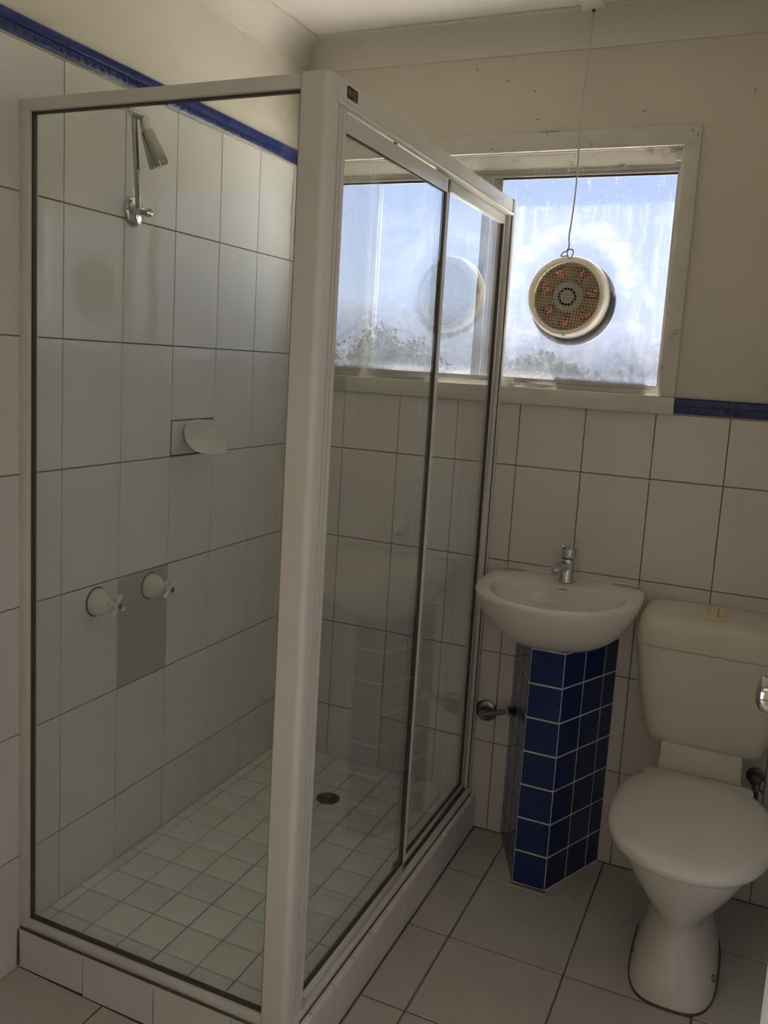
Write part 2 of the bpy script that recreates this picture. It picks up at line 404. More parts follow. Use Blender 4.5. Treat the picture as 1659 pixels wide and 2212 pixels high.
# left wall: grouted bed below, paint above
b = MB(); b.box((-0.09, -2.6, -0.05), (-0.0035, 1.60, ZTOP), 0); b.box((-0.09, -2.6, ZTOP), (-0.001, 1.60, 2.60), 1)
wall_left = struct(b.build('wall_left', ['grout', 'paint'], smooth=False), 'cream painted wall above tall white tiles and a blue border on the left')
ycuts = cuts(YF, YB-0.001, 0.4168, 0.2)
for i in range(len(ycuts)-1):
    y0, y1 = ycuts[i], ycuts[i+1]
    for r in range(7):
        z0, z1 = rows[r], rows[r+1]; m = 'tile'
        if r == 2 and 0.6 < y0 < 0.63: m = 'tile_odd'
        if r == 4 and 0.8 < y0 < 0.83: z0 = 1.289      # cut tile above the soap dish
        tile(wall_left, (0, (y0+y1)/2, (z0+z1)/2), '+x', y1-y0, z1-z0, m)
BORDER = {}
def border_mesh(L):
    k = round(L, 4)
    if k in BORDER: return BORDER[k]
    b = MB(); x = L/2-0.0008
    prof = [(-0.004, 0), (-0.004, 0.044), (0.006, 0.044), (0.010, 0.040), (0.0105, 0.030), (0.0085, 0.0225), (0.0045, 0.0205), (0.0045, 0.004), (0.002, 0.0)]
    b.rings([[(-x, z, d) for d, z in prof], [(x, z, d) for d, z in prof]])
    n = max(1, int(L/0.0235)); sp = L/n
    for i in range(n):     # row of little raised rosettes
        b.lathe([(0.0062, 0.0), (0.0056, 0.0016), (0.003, 0.0024), (0.0005, 0.0026)], (-L/2+sp*(i+0.5), 0.0115, 0.0045), (0, 0, 1), 8)
    o = b.build('border_tile', 'border'); me = o.data; bpy.data.objects.remove(o); BORDER[k] = me
    return me
def border(parent, p, face, L):
    o = bpy.data.objects.new('border_tile', border_mesh(L)); COL.objects.link(o); o.parent = parent
    o.matrix_basis = Matrix.Translation(p) @ BASIS[face].to_4x4()
for i in range(len(ycuts)-1):
    y0, y1 = ycuts[i], ycuts[i+1]
    if y1-y0 > 0.02: border(wall_left, (0, (y0+y1)/2, ZTOP+0.003), '+x', y1-y0)

# window wall with its opening
WX0, WX1, WZ0, WZ1 = 0.090, 1.184, 1.4265, 2.1065
YO = YB+0.0625                                     # outer face of the wall
b = MB()
def slab(x0, x1, z0, z1, yin, mi): b.box((x0, yin, z0), (x1, YO, z1), mi)
ZT = 1.379
slab(-0.09, 2.6, -0.05, ZT, YB+0.0035, 0)
slab(-0.09, WX0, ZT, 2.6, YB+0.0015, 1); slab(WX1, 2.6, ZT, 2.6, YB+0.0015, 1)
slab(WX0, WX1, ZT, WZ0, YB+0.0015, 1); slab(WX0, WX1, WZ1, 2.6, YB+0.0015, 1)
wall_back = struct(b.build('wall_back', ['grout', 'paint'], smooth=False), 'cream painted wall with white tiles below the window')
xcuts = cuts(0.0005, XR, 0.1911, 0.1972)
brow = rows[:5]+[ZT]
for i in range(len(xcuts)-1):
    for r in range(5):
        x0, x1, z0, z1 = xcuts[i], xcuts[i+1], brow[r], brow[r+1]
        tile(wall_back, ((x0+x1)/2, YB, (z0+z1)/2), '-y', x1-x0, z1-z0, 'tile')
bx = [1.2235, 1.3742, 1.5714, XR]
for i in range(3): border(wall_back, ((bx[i]+bx[i+1])/2, YB, ZT+0.003), '-y', bx[i+1]-bx[i])

b = MB(); b.box((XR+0.0035, -2.6, -0.05), (XR+0.1, 1.56, ZT), 0); b.box((XR+0.0015, -2.6, ZT), (XR+0.1, 1.56, 2.6), 1)
wall_right = struct(b.build('wall_right', ['grout', 'paint'], smooth=False), 'cream painted wall with white tiles on the right')
yc2 = cuts(YF, YB-0.004, 0.4168, 0.2)
for i in range(len(yc2)-1):
    for r in range(5):
        tile(wall_right, (XR, (yc2[i]+yc2[i+1])/2, (brow[r]+brow[r+1])/2), '-x', yc2[i+1]-yc2[i], brow[r+1]-brow[r], 'tile')
# entrance wall with the doorway the photograph is taken through
b = MB(); b.box((-0.0035, YF-0.1, -0.05), (0.74, YF, 2.6)); b.box((1.60, YF-0.1, -0.05), (XR+0.0015, YF, 2.6)); b.box((0.74, YF-0.1, 2.06), (1.60, YF, 2.6))
struct(b.build('wall_front', 'paint', smooth=False), 'cream wall around the doorway')
struct(box('wall_hall_back', (-0.09, -2.7, -0.05), (XR+0.1, -2.6, 2.6), 'paint', bevel=0), 'cream hall wall behind the doorway')
struct(box('ceiling', (-0.09, -2.7, ZC), (XR+0.1, YO, ZC+0.1), 'ceil', bevel=0), 'cream painted ceiling')

# floor
floor = struct(MB().box((-0.09, -0.82, -0.08), (XR+0.1, YO, -0.003)).build('floor', 'grout', smooth=False), 'pale grey square floor tiles')
struct(box('floor_hall', (-0.09, -2.7, -0.08), (XR+0.1, -0.82, -0.002), 'doorwood', bevel=0), 'dark hall floor')
FP = 0.3016
def floor_tile(x0, x1, y0, y1):
    cx, cy = (x0+x1)/2, (y0+y1)/2
    if x1 <= 0.70:                      # the floor falls gently away from the left wall
        s = 0.018/0.742; z = 0.018-s*cx
        tile(floor, (cx, cy, z), '+z', x1-x0, y1-y0, 'ftile', 0.02, 0.0052, 0.0004, basis=Matrix.Rotation(math.atan(s), 3, 'Y'))
    else: tile(floor, (cx, cy, 0), '+z', x1-x0, y1-y0, 'ftile', 0.006, 0.0052, 0.0004)
fy = cuts(YF, YB, 1.2162-FP*9, FP)
for xa, xb, ya, yb in ((0.742, XR, 0.288, YB), (0.0, XR, YF, 0.288)):
    fx = cuts(xa, xb, 0.8559-FP*6, FP); fy = cuts(ya, yb, 1.2162-FP*9, FP)
    for i in range(len(fx)-1):
        for j in range(len(fy)-1): floor_tile(fx[i], fx[i+1], fy[j], fy[j+1])
# raised grout bed under the sloping corner
MB().prism([(0.0, 0.0140), (0.0, -0.003), (0.70, -0.003), (0.70, 0.0)], 'y', YF, 0.288).build('grout_bed', 'grout', floor, smooth=False)

# cornices (cove) and ceiling strips
def cove(n=10, a=0.076, h=0.080):
    pts = [(0.0, 0.0), (0.004, 0.0)]
    for i in range(n+1):
        t = i/n*PI/2
        pts.append((0.004+(a-0.010)*(1-math.cos(t)), 0.002+(h-0.008)*math.sin(t)))
    pts += [(a, h-0.006), (a, h), (0.0, h)]
    return pts
cp = cove()
struct(MB().prism([(YB+0.0015-d, ZC-0.080+z) for d, z in cp], 'x', 0.0, XR).build('trim_1', 'cornice', angle=25), 'cream coved cornice above the window wall')
struct(MB().prism([(-0.001+d, ZC-0.080+z) for d, z in cp], 'y', YF, YB).build('trim_2', 'cornice', angle=25), 'cream coved cornice above the left wall')
struct(MB().prism([(XR+0.0015-d, ZC-0.080+z) for d, z in cp], 'y', YF, YB).build('trim_3', 'cornice', angle=25), 'cream coved cornice above the right wall')
struct(box('trim_4', (0.074, 1.388, ZC-0.007), (XR-0.07, 1.406, ZC), 'cornice', bevel=0.001), 'thin bead along the cornice edge of the ceiling')
tr5 = struct(box('trim_5', (0.890, 0.2, ZC-0.013), (0.954, 1.398, ZC), 'cornice', bevel=0.003), 'cream cover batten across the ceiling above the cord')

# ------------------------------------------------------------------ window
window = struct(MB().box((WX0-0.038, YB-0.0125, WZ1), (WX1+0.038, YB+0.002, WZ1+0.051)).build('window_1', 'sash', bevel=0.0015), 'aluminium sliding window in a painted timber surround')
def wpart(name, a, b, m, bevel=0.001): return box(name, a, b, m, window, bevel)
wpart('architrave', (WX1, YB-0.0125, WZ0+0.0005), (WX1+0.038, YB+0.002, WZ1), 'sash', 0.0015)
wpart('architrave', (WX0-0.038, YB-0.0125, WZ0+0.0005), (WX0, YB+0.002, WZ1), 'sash', 0.0015)
wpart('sill', (WX0-0.038, YB-0.0135, ZT-0.001), (WX1+0.039, YB+0.002, WZ0), 'sash', 0.001)
wpart('sill_board', (WX0, YB-0.012, WZ0-0.006), (WX1, YO-0.012, WZ0+0.001), 'reveal')
RV = 0.009     # jamb lining
wpart('jamb', (WX1-RV, YB+0.0005, WZ0), (WX1, YO, WZ1), 'reveal')
wpart('jamb', (WX0, YB+0.0005, WZ0), (WX0+RV, YO, WZ1), 'reveal')
wpart('head', (WX0, YB+0.0005, WZ1-0.004), (WX1, YO, WZ1), 'reveal')
MB().prism([(YB+0.004, WZ1-0.004), (YB+0.006, WZ1-0.008), (YB+0.033, WZ1-0.040), (YB+0.038, WZ1-0.040), (YB+0.038, WZ1-0.004)], 'x', WX0+RV, WX1-0.026).build('head_board', 'reveal', window, 0.0008)
wpart('corner_block', (WX1-0.026, YB+0.012, WZ1-0.034), (WX1-RV, YB+0.034, WZ1-0.006), 'sash', 0.001)
IX0, IX1 = WX0+RV, WX1-RV
GY = YB+0.0500
ztop, zbot = 2.047, 1.4555
wpart('frame_head', (IX0, YB+0.034, ztop+0.010), (IX1, YO-0.002, WZ1-0.004), 'walu')
wpart('frame_head_lip', (IX0, YB+0.038, ztop), (IX1, YO-0.003, ztop+0.011), 'walu')
wpart('frame_sill', (IX0, YB+0.020, WZ0+0.001), (IX1, YO-0.002, WZ0+0.014), 'walu')
wpart('frame_sill_step', (IX0, YB+0.033, WZ0+0.013), (IX1, YO-0.003, zbot), 'walu')
wpart('frame_jamb', (IX1-0.010, YB+0.034, zbot), (IX1, YO-0.002, ztop), 'walu')
wpart('frame_jamb', (IX0, YB+0.034, zbot), (IX0+0.010, YO-0.002, ztop), 'walu')
wpart('meeting_stile', (0.606, YB+0.034, zbot), (0.628, YB+0.0475, ztop), 'walu')
wpart('meeting_stile', (0.630, YB+0.0475, zbot), (0.662, YB+0.060, ztop), 'walu')
wpart('stile_lip', (0.6275, YB+0.036, zbot), (0.631, YB+0.046, ztop), 'walu', 0.0005)
for (xa, xb) in ((IX0+0.010, 0.606), (0.662, IX1-0.010)):
    wpart('glazing_bead', (xa, YB+0.044, ztop-0.006), (xb, YB+0.056, ztop), 'rubber', 0)
# panes: the right one has a round hole for the fan
FC = Vector((0.889, 0, 1.699)); FR = 0.117
def pane(name, x0, x1, z0, z1, y0, y1, m, hole=None):
    b = MB()
    if not hole: b.box((x0, y0, z0), (x1, y1, z1))
    else:
        hx, hz, r = hole; n = 48; ri = []; ro = []
        for i in range(n):
            t = 2*PI*i/n; c, s = math.cos(t), math.sin(t)
            k = min(((x1-hx) if c > 0 else (x0-hx))/c if abs(c) > 1e-9 else 9, ((z1-hz) if s > 0 else (z0-hz))/s if abs(s) > 1e-9 else 9)
            ri.append((hx+r*c, hz+r*s)); ro.append((hx+k*c, hz+k*s))
        for cxn, czn in ((x0, z0), (x1, z0), (x1, z1), (x0, z1)):      # snap nearest ring point to each corner
            i = min(range(n), key=lambda q: (ro[q][0]-cxn)**2+(ro[q][1]-czn)**2); ro[i] = (cxn, czn)
        V = [(p[0], y, p[1]) for y in (y0, y1) for ring in (ri, ro) for p in ring]; F = []
        for i in range(n):
            j = (i+1) % n
            F += [(i, j, n+j, n+i), (2*n+i, 3*n+i, 3*n+j, 2*n+j), (i, 2*n+i, 2*n+j, j), (n+i, n+j, 3*n+j, 3*n+i)]
        b.add(V, F)
    return b.build(name, m, window, smooth=False)
pane('pane', IX0+0.008, 0.608, zbot-0.004, ztop+0.002, GY-0.006, GY-0.003, 'pane_l')
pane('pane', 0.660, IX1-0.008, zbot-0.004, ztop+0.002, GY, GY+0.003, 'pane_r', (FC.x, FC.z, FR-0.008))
wpart('latch', (0.6095, YB+0.022, 1.702), (0.6215, YB+0.034, 1.790), 'latch', 0.002)
wpart('latch_plate', (0.6215, YB+0.030, 1.700), (0.628, YB+0.035, 1.794), 'walu', 0.001)
for (hx_, hz_) in ((1.1975, 2.143), (1.2125, 2.131), (0.6385, 2.118), (0.30, 2.14)):
    MB().lathe([(0.0005, 0), (0.0022, 0), (0.0018, 0.0006), (0.0005, 0.0007)], (hx_, YB-0.0123, hz_), (0, -1, 0), 9, False, False).build('nail_hole', 'rubber', window)
b = MB()
for (x0_, x1_, dz_) in ((0.452, 0.492, 0.001), (0.515, 0.60, 0.0), (0.74, 0.86, 0.001), (0.93, 1.0, 0.0), (1.06, 1.13, 0.0)):
    pts = [(x0_+(x1_-x0_)*q/5, YB-0.004, WZ1+0.0515+dz_+random.uniform(-0.001, 0.001)) for q in range(6)]
    b.tube(pts, [0.0003]+[random.uniform(0.0005, 0.0013) for _ in range(4)]+[0.0003], 5)
b.build('paint_crack', 'grime', window)['kind'] = 'stuff'
for (cx0, cz0) in ((0.573, 2.345), (0.755, 2.275), (1.06, 2.20), (1.34, 2.235), (0.76, 2.195), (0.66, 2.31)):
    b = MB(); rr = random.Random(int(cx0*1000)); a0 = rr.uniform(0, 3)
    pts = [(cx0+math.cos(a0)*q*0.004+rr.uniform(-.0015, .0015), YB+0.0012, cz0+math.sin(a0)*q*0.004+rr.uniform(-.0015, .0015)) for q in range(4)]
    b.tube(pts, [0.0003, 0.0011, 0.0009, 0.0003], 5); b.build('paint_chip', 'grime', wall_back)
# curled flakes of old paint hanging from the head board
b = MB(); rnd = random.Random(3)
flakes = [0.16, 0.21, 0.235, 0.30, 0.31, 0.38, 0.41, 0.76, 0.80, 0.805, 0.86, 0.90, 0.98, 1.02]
for fx_ in flakes:
    L = rnd.uniform(0.006, 0.024); wd = rnd.uniform(0.0012, 0.003); z = WZ1-0.038; y = YB+0.030; lean = rnd.uniform(-0.006, 0.006)
    pts = [(fx_+lean*t, y-0.002*math.sin(t*2.5), z-L*t) for t in (0, 0.35, 0.7, 1.0)]
    b.tube(pts, [wd, wd*0.8, wd*0.55, 0.0003], 5)
b.build('paint_flakes', 'reveal', window)['kind'] = 'stuff'

# ------------------------------------------------------------------ exhaust fan set in the right pane
fan = thing('exhaust_fan', 'round cream extractor fan with wire grille set in the window glass', 'fan', (FC.x, YB+0.05, FC.z-FR))
fc = (FC.x, GY+0.001, FC.z); ax = (0, -1, 0)        # lathe distance grows into the room
D = 0.050
MB().lathe([(FR-0.009, -0.001), (FR+0.001, -0.001), (FR+0.0015, 0.004), (FR-0.004, D-0.012), (FR-0.010, D-0.002), (FR-0.014, D), (FR-0.017, D-0.001), (FR-0.0185, D-0.006), (FR-0.0185, D-0.016), (FR-0.014, 0.004)],
           fc, ax, 72, False, False).build('housing_ring', 'fan', fan, angle=50)
MB().lathe([(FR-0.009, -0.004), (FR+0.002, -0.004), (FR+0.003, -0.0055), (FR+0.001, -0.0072), (FR-0.014, -0.0075), (FR-0.014, -0.004)], fc, ax, 72, False, False).build('outer_flange', 'fan', fan)
cw = (fc[0]+0.010, fc[1], fc[2]-0.014)
MB().lathe([(0.0005, -0.034), (0.112, -0.034), (0.122, -0.030), (0.126, -0.022), (0.126, -0.0085), (0.110, -0.0085), (0.108, -0.028), (0.0005, -0.030)], cw, ax, 56, False, False).build('weather_cowl', 'cowl', fan)
MB().lathe([(0.0005, 0.004), (FR-0.015, 0.004), (FR-0.0155, 0.007), (0.0005, 0.007)], fc, ax, 48, False, False).build('back_plate', 'fantan', fan)
GYF = D-0.009       # grille plane
b = MB(); R = FR-0.0187
pitch = 0.0088; tilt = math.radians(-6)
for fam in (0, 1):
    d1 = Vector((math.cos(tilt), 0, math.sin(tilt))) if fam == 0 else Vector((-math.sin(tilt), 0, math.cos(tilt)))
    d2 = Vector((-math.sin(tilt), 0, math.cos(tilt))) if fam == 0 else Vector((math.cos(tilt), 0, math.sin(tilt)))
    k = -int(R/pitch)
    while k*pitch < R:
        o_ = k*pitch
        if abs(o_) < R*0.99:
            h = math.sqrt(R*R-o_*o_); c = Vector((fc[0], fc[1]-GYF-(0.0012 if fam else 0), fc[2]))+d2*o_
            wob = rnd.uniform(-0.0006, 0.0006)
            b.tube([c-d1*h, c+d2*wob, c+d1*h], 0.00062, 5)
        k += 1
b.build('wire_grille', 'wire', fan)['kind'] = 'stuff'
MB().lathe([(0.0005, 0.020), (0.020, 0.020), (0.021, 0.022), (0.0195, 0.0245), (0.010, 0.026), (0.0005, 0.0262)], fc, ax, 32, False, False).build('hub_cap', 'fangrey', fan)
MB().lathe([(0.0195, 0.0235), (0.0215, 0.0265), (0.025, 0.027), (0.0268, 0.0245), (0.0262, 0.019), (0.0195, 0.019)], fc, ax, 36, False, False).build('black_ring', 'black', fan)
MB().lathe([(0.0262, 0.012), (0.0265, 0.0205), (0.040, 0.020), (0.0445, 0.016), (0.045, 0.010), (0.026, 0.010)], fc, ax, 40, False, False).build('motor_cover', 'fangrey', fan)
rotor_r = FR-0.026
for k in range(7):      # blades, with crumpled foil showing in the gaps
    a0 = 2*PI*k/7+0.35
    b = MB(); n = 8; top = []; bot = []
    for i in range(n+1):
        t = a0+(i/n)*0.50
        for r in (0.043, rotor_r):
            lift = 0.012+0.008*(i/n)
            top.append((fc[0]+r*math.cos(t), fc[1]-lift, fc[2]+r*math.sin(t)))
            bot.append((fc[0]+r*math.cos(t), fc[1]-lift+0.0018, fc[2]+r*math.sin(t)))
    m_ = len(top); F = []
    for i in range(n):
        F += [(2*i, 2*i+1, 2*i+3, 2*i+2), (m_+2*i, m_+2*i+2, m_+2*i+3, m_+2*i+1), (2*i, 2*i+2, m_+2*i+2, m_+2*i), (2*i+1, m_+2*i+1, m_+2*i+3, 2*i+3)]
    F += [(0, m_, m_+1, 1), (2*n, 2*n+1, m_+2*n+1, m_+2*n)]
    b.add(top+bot, F); b.build('blade', 'fantan', fan)
    # foil
    b = MB(); g = 7; V = []; F = []
    for i in range(g+1):
        for j in range(g+1):
            t = a0+0.52+(i/g)*0.34+rnd.uniform(-.01, .01); r = 0.052+(j/g)*(rotor_r-0.058)+rnd.uniform(-.002, .002)
            V.append((fc[0]+r*math.cos(t), fc[1]-0.012+rnd.uniform(-0.006, 0.004), fc[2]+r*math.sin(t)))
    for i in range(g):
        for j in range(g): q = i*(g+1)+j; F.append((q, q+1, q+g+2, q+g+1))
    b.add(V, F); fo = b.build('foil', 'foil', fan, smooth=False); 
    sm = fo.modifiers.new('thickness', 'SOLIDIFY'); sm.thickness = 0.0006
MB().lathe([(rotor_r, 0.010), (rotor_r+0.004, 0.010), (rotor_r+0.004, 0.022), (rotor_r+0.001, 0.023), (rotor_r, 0.021)], fc, ax, 48, False, False).build('inner_ring', 'fantan', fan)
MB().lathe([(0.0005, 0.0), (0.0045, 0.0), (0.0042, 0.0007), (0.0005, 0.0008)], (fc[0]+0.003, fc[1]-D+0.0085, fc[2]-FR+0.006), (0, -0.6, -0.8), 16, False, False).build('maker_mark', 'fantan', fan)

# cord from the ceiling hook to the fan
cord = thing('fan_cord', 'thin cream cord hanging from the ceiling hook down to the fan', 'cord', (0.92, 1.393, 2.449))
top = Vector((0.9205, 1.3915, 2.4465))
pts = [top+Vector((0, 0, -0.008)), (0.9195, 1.3925, 2.40), (0.914, 1.397, 2.30), (0.9085, 1.404, 2.19), (0.9085, 1.411, 2.08), (0.9075, 1.418, 1.98), (0.9015, 1.426, 1.90), (0.897, 1.432, 1.86), (0.8985, 1.436, 1.835), (0.893, 1.440, 1.821)]
MB().tube(catmull(pts, 6), 0.0021, 8).build('cord', 'cord', cord)
lp = [(0.893, 1.440, 1.821), (0.882, 1.441, 1.817), (0.8765, 1.443, 1.808), (0.884, 1.443, 1.807), (0.897, 1.442, 1.809)]
MB().tube(catmull(lp, 6), 0.0018, 8).build('knot_tail', 'cord', cord)
lp = [(0.893, 1.440, 1.821), (0.902, 1.438, 1.826), (0.911, 1.437, 1.822), (0.910, 1.438, 1.810), (0.902, 1.440, 1.800), (0.896, 1.441, 1.808), (0.893, 1.440, 1.821)]
MB().tube(catmull(lp, 6), 0.0018, 8).build('knot_loop', 'cord', cord)
MB().lathe([(0.0005, 0), (0.006, 0), (0.0055, 0.003), (0.002, 0.005), (0.0016, 0.012), (0.0003, 0.013)], top+Vector((0, 0, 0.0005)), (0, 0, -1), 14, False, False).build('hook', 'darksteel', cord)

# ------------------------------------------------------------------ shower base and hob
F0, SX = 0.2885, 0.7185               # screen: front face of the front panel, outer face of the side
HX, HY, HZ = 0.741, 0.286, 0.1152       # outer side face, outer front face, top
SZ = 0.113                             # shower floor
DC = Vector((0.341, 1.207, SZ)); DR = 0.037
base = thing('shower_tray', 'raised tiled shower base with small square white tiles and a hob', 'shower base', (0.37, 0.88, 0.0))
b = MB(); b.box((0.0, HY+0.005, 0.0), (HX-0.005, YB-0.0005, SZ-0.006))
bo = b.build('bed', 'grout', base, smooth=False)
sfx = cuts(0.0005, 0.684, 0.0345, 0.1008); sfy = cuts(0.318, YB-0.0005, 0.3845, 0.0998)
cutter = MB().lathe([(DR+0.0005, -0.03), (DR+0.0005, 0.02)], DC, (0, 0, 1), 32).build('cutter', 'grout', smooth=False)
def carve(o):
    md = o.modifiers.new('cut', 'BOOLEAN'); md.operation = 'DIFFERENCE'; md.object = cutter; md.solver = 'EXACT'
    dg = bpy.context.evaluated_depsgraph_get(); dg.update()
    me = bpy.data.meshes.new_from_object(o.evaluated_get(dg)); o.modifiers.remove(md); o.data = me
to_cut = [bo]
for i in range(len(sfx)-1):
    for j in range(len(sfy)-1):
        x0, x1, y0, y1 = sfx[i], sfx[i+1], sfy[j], sfy[j+1]
        t = tile(base, ((x0+x1)/2, (y0+y1)/2, SZ), '+z', x1-x0, y1-y0, 'stile', 0.006, 0.003, 0.0012)
        if t and x0-DR < DC.x < x1+DR and y0-DR < DC.y < y1+DR: to_cut.append(t)
hx = cuts(0.0, HX, 0.1935, 0.199); hy = cuts(HY, YB, 0.2752, 0.2)
for i in range(len(hx)-1):
    zb = 0.018*(1-(hx[i]+hx[i+1])/2/0.742) if hx[i] < 0.6 else 0.0
    tile(base, ((hx[i]+hx[i+1])/2, HY, (HZ+zb)/2), '-y', hx[i+1]-hx[i], HZ-zb, 'tile', 0.006, 0.0024)
for i in range(len(hy)-1):
    tile(base, (HX, (hy[i]+hy[i+1])/2, (HZ-0.005)/2), '+x', hy[i+1]-hy[i], HZ-0.005, 'tile', 0.006, 0.003)
cy_ = cuts(HY+0.002, YB, 0.2752, 0.1)
for i in range(len(cy_)-1):     # strip tiles capping the hob outside the door track
    tile(base, ((0.690+HX-0.001)/2, (cy_[i]+cy_[i+1])/2, HZ), '+z', HX-0.001-0.690, cy_[i+1]-cy_[i], 'stile', 0.010, 0.004, 0.001)
cx_ = cuts(0.001, 0.690, 0.0345, 0.1008)
for i in range(len(cx_)-1):
    tile(base, ((cx_[i]+cx_[i+1])/2, (HY+0.318)/2, SZ+0.0008), '+z', cx_[i+1]-cx_[i], 0.318-HY-0.001, 'stile', 0.008, 0.003, 0.001)
MB().tube([(0.0015, HY-0.002, 0.024), (0.0015, HY-0.002, HZ-0.002)], [0.0035, 0.002], 6).build('sealant', 'grime', base)
bpy.context.view_layer.update()
_inv = Matrix.Translation(-Vector(base.location))
for c in base.children: c.matrix_parent_inverse = _inv
bpy.context.view_layer.update()
for o in to_cut: carve(o)
bpy.data.objects.remove(cutter)

drain = thing('floor_drain', 'round tarnished drain with a small grate in the shower floor', 'drain', (DC.x, DC.y, SZ-0.028))
MB().lathe([(DR, -0.020), (DR, 0.0015), (DR-0.002, 0.0022), (DR-0.006, 0.0015), (DR-0.009, -0.004), (DR-0.012, -0.016), (DR-0.0135, -0.020)], DC, (0, 0, 1), 40, False, False).build('flange', 'darksteel', drain)
MB().lathe([(0.0005, -0.026), (DR-0.0005, -0.026), (DR-0.0005, -0.022), (0.0005, -0.022)], DC, (0, 0, 1), 30, False, False).build('sump', 'black', drain)
gr = MB().lathe([(0.0185, -0.018), (0.0225, -0.018), (0.0225, -0.0155), (0.0185, -0.0155), (0.0185, -0.018)], DC, (0, 0, 1), 30, False, False).build('grate', 'steel', drain)
for k in range(2):
    for s in (-1, 1):
        d = Vector((1, 0.1, 0)) if k else Vector((-0.1, 1, 0)); p = d.cross(Vector((0, 0, 1)))*0.007*s+DC+Vector((0, 0, -0.0165))
        MB().tube([p-d*0.0185, p+d*0.0185], 0.0017, 6).build('grate_bar', 'steel', drain)

# ------------------------------------------------------------------ shower screen
TOP = 1.970
scr = thing('shower_screen', 'white framed glass shower enclosure with a sliding door', 'shower screen', (0.36, 0.88, HZ))
F0 = 0.2885                      # front face of the front panel
SX = 0.7185                      # outer face of the side
MB().tube([(0.006, HY+0.0005, HZ+0.0036), (0.10, HY-0.0005, HZ+0.0036), (0.2, HY-0.001, HZ+0.0036), (0.45, HY, HZ+0.0036), (0.66, HY-0.0005, HZ+0.0036), (0.70, HY, HZ+0.0036)], [0.0025, 0.0032, 0.0022, 0.003, 0.0022, 0.002], 6).build('sealant', 'grime', scr)
MB().tube([(SX+0.0075, F0+0.05, HZ+0.0024), (SX+0.007, 0.7, HZ+0.0024), (SX+0.0075, 1.1, HZ+0.0024), (SX+0.007, YB-0.02, HZ+0.0024)], [0.0016, 0.0022, 0.0016, 0.0022], 6).build('sealant', 'grime', scr)
def spart(name, a, b_, m='alu', bevel=0.002, parent=scr): return box(name, a, b_, m, parent, bevel)
# corner post: rounded outside corner
prof = [(0.660, F0+0.004), (0.664, F0)]
for i in range(9):
    t = -PI/2+i/8*PI/2; prof.append((SX-0.013+0.013*math.cos(t), F0+0.013+0.013*math.sin(t)))
prof += [(SX, F0+0.031), (SX-0.004, F0+0.033), (SX-0.004, F0+0.035), (0.690, F0+0.035), (0.690, F0+0.030), (0.660, F0+0.030)]
MB().prism(prof, 'z', HZ, TOP).build('corner_post', 'alu', scr, angle=25)
spart('post_cap', (0.6605, F0+0.0005, TOP-0.0005), (SX-0.004, F0+0.032, TOP+0.0008), 'alu', 0.0)
# fluted jamb behind the post
jy = F0+0.0335; prof = []
for (dx, dy) in ((-0.0065, 0), (-0.0065, 0.0085), (-0.016, 0.0095), (-0.016, 0.0140), (-0.0065, 0.0150), (-0.0065, 0.0235), (-0.016, 0.0245), (-0.016, 0.0290), (-0.0070, 0.0300), (-0.0070, 0.0440), (-0.010, 0.0455), (-0.026, 0.0455), (-0.026, 0)):
    prof.append((SX+dx+0.005, jy+dy))
MB().prism(prof, 'z', HZ+0.014, TOP-0.046).build('door_jamb', 'alu', scr, angle=20)
# front panel
spart('front_top_rail', (0.0, F0, TOP-0.026), (0.661, F0+0.028, TOP-0.001))
spart('front_bottom_rail', (0.0, F0+0.001, SZ+0.0025), (0.661, F0+0.028, SZ+0.030))
spart('wall_jamb', (0.0, F0+0.0005, SZ+0.0025), (0.026, F0+0.028, TOP-0.0015))
gz0, gz1 = SZ+0.030, TOP-0.026
for a, b_ in (((0.026, F0+0.009, gz1-0.004), (0.660, F0+0.019, gz1)), ((0.026, F0+0.009, gz0), (0.660, F0+0.019, gz0+0.0055)), ((0.026, F0+0.009, gz0), (0.0315, F0+0.019, gz1)), ((0.6565, F0+0.009, gz0), (0.660, F0+0.019, gz1))):
    spart('gasket', a, b_, 'rubber', 0.0)
spart('front_glass', (0.0285, F0+0.0115, gz0+0.001), (0.660, F0+0.0165, gz1-0.001), 'glass', 0.0)
# side: header, track, wall channel
HXI = 0.686
prof = [(HXI, TOP), (SX-0.002, TOP), (SX, TOP-0.002), (SX, TOP-0.033), (SX-0.0015, TOP-0.0345), (SX+0.0035, TOP-0.037), (SX+0.0045, TOP-0.040), (SX+0.003, TOP-0.044), (SX-0.003, TOP-0.0455), (HXI, TOP-0.0455)]
MB().prism(prof, 'y', F0+0.0325, YB-0.020).build('header_rail', 'alu', scr, angle=30)
prof = [(HXI, HZ), (SX+0.006, HZ), (SX+0.006, HZ+0.012), (SX+0.002, HZ+0.018), (SX-0.006, HZ+0.019), (SX-0.006, HZ+0.015), (HXI, HZ+0.015)]
MB().prism(prof, 'y', F0+0.0335, YB-0.022).build('door_track', 'alu', scr, angle=25)
spart('track_gap_shade', (0.700, F0+0.080, HZ+0.0150), (SX-0.0065, YB-0.024, HZ+0.0232), 'rubber', 0.0)  # dark strip painted in for the shade of the gap below the door
spart('wall_channel', (HXI, YB-0.022, HZ), (SX+0.0035, YB+0.0005, TOP+0.002), 'alu', 0.0015)
spart('channel_lip', (SX-0.012, YB-0.031, HZ+0.016), (SX-0.002, YB-0.0215, TOP-0.046), 'alu', 0.001)
spart('channel_seal', (SX-0.0035, YB-0.0245, HZ+0.016), (SX+0.0005, YB-0.0215, TOP-0.046), 'rubber', 0.0)
spart('fixed_panel_stile', (0.688, YB-0.046, HZ+0.015), (0.704, YB-0.0315, TOP-0.0465), 'alu', 0.0015)
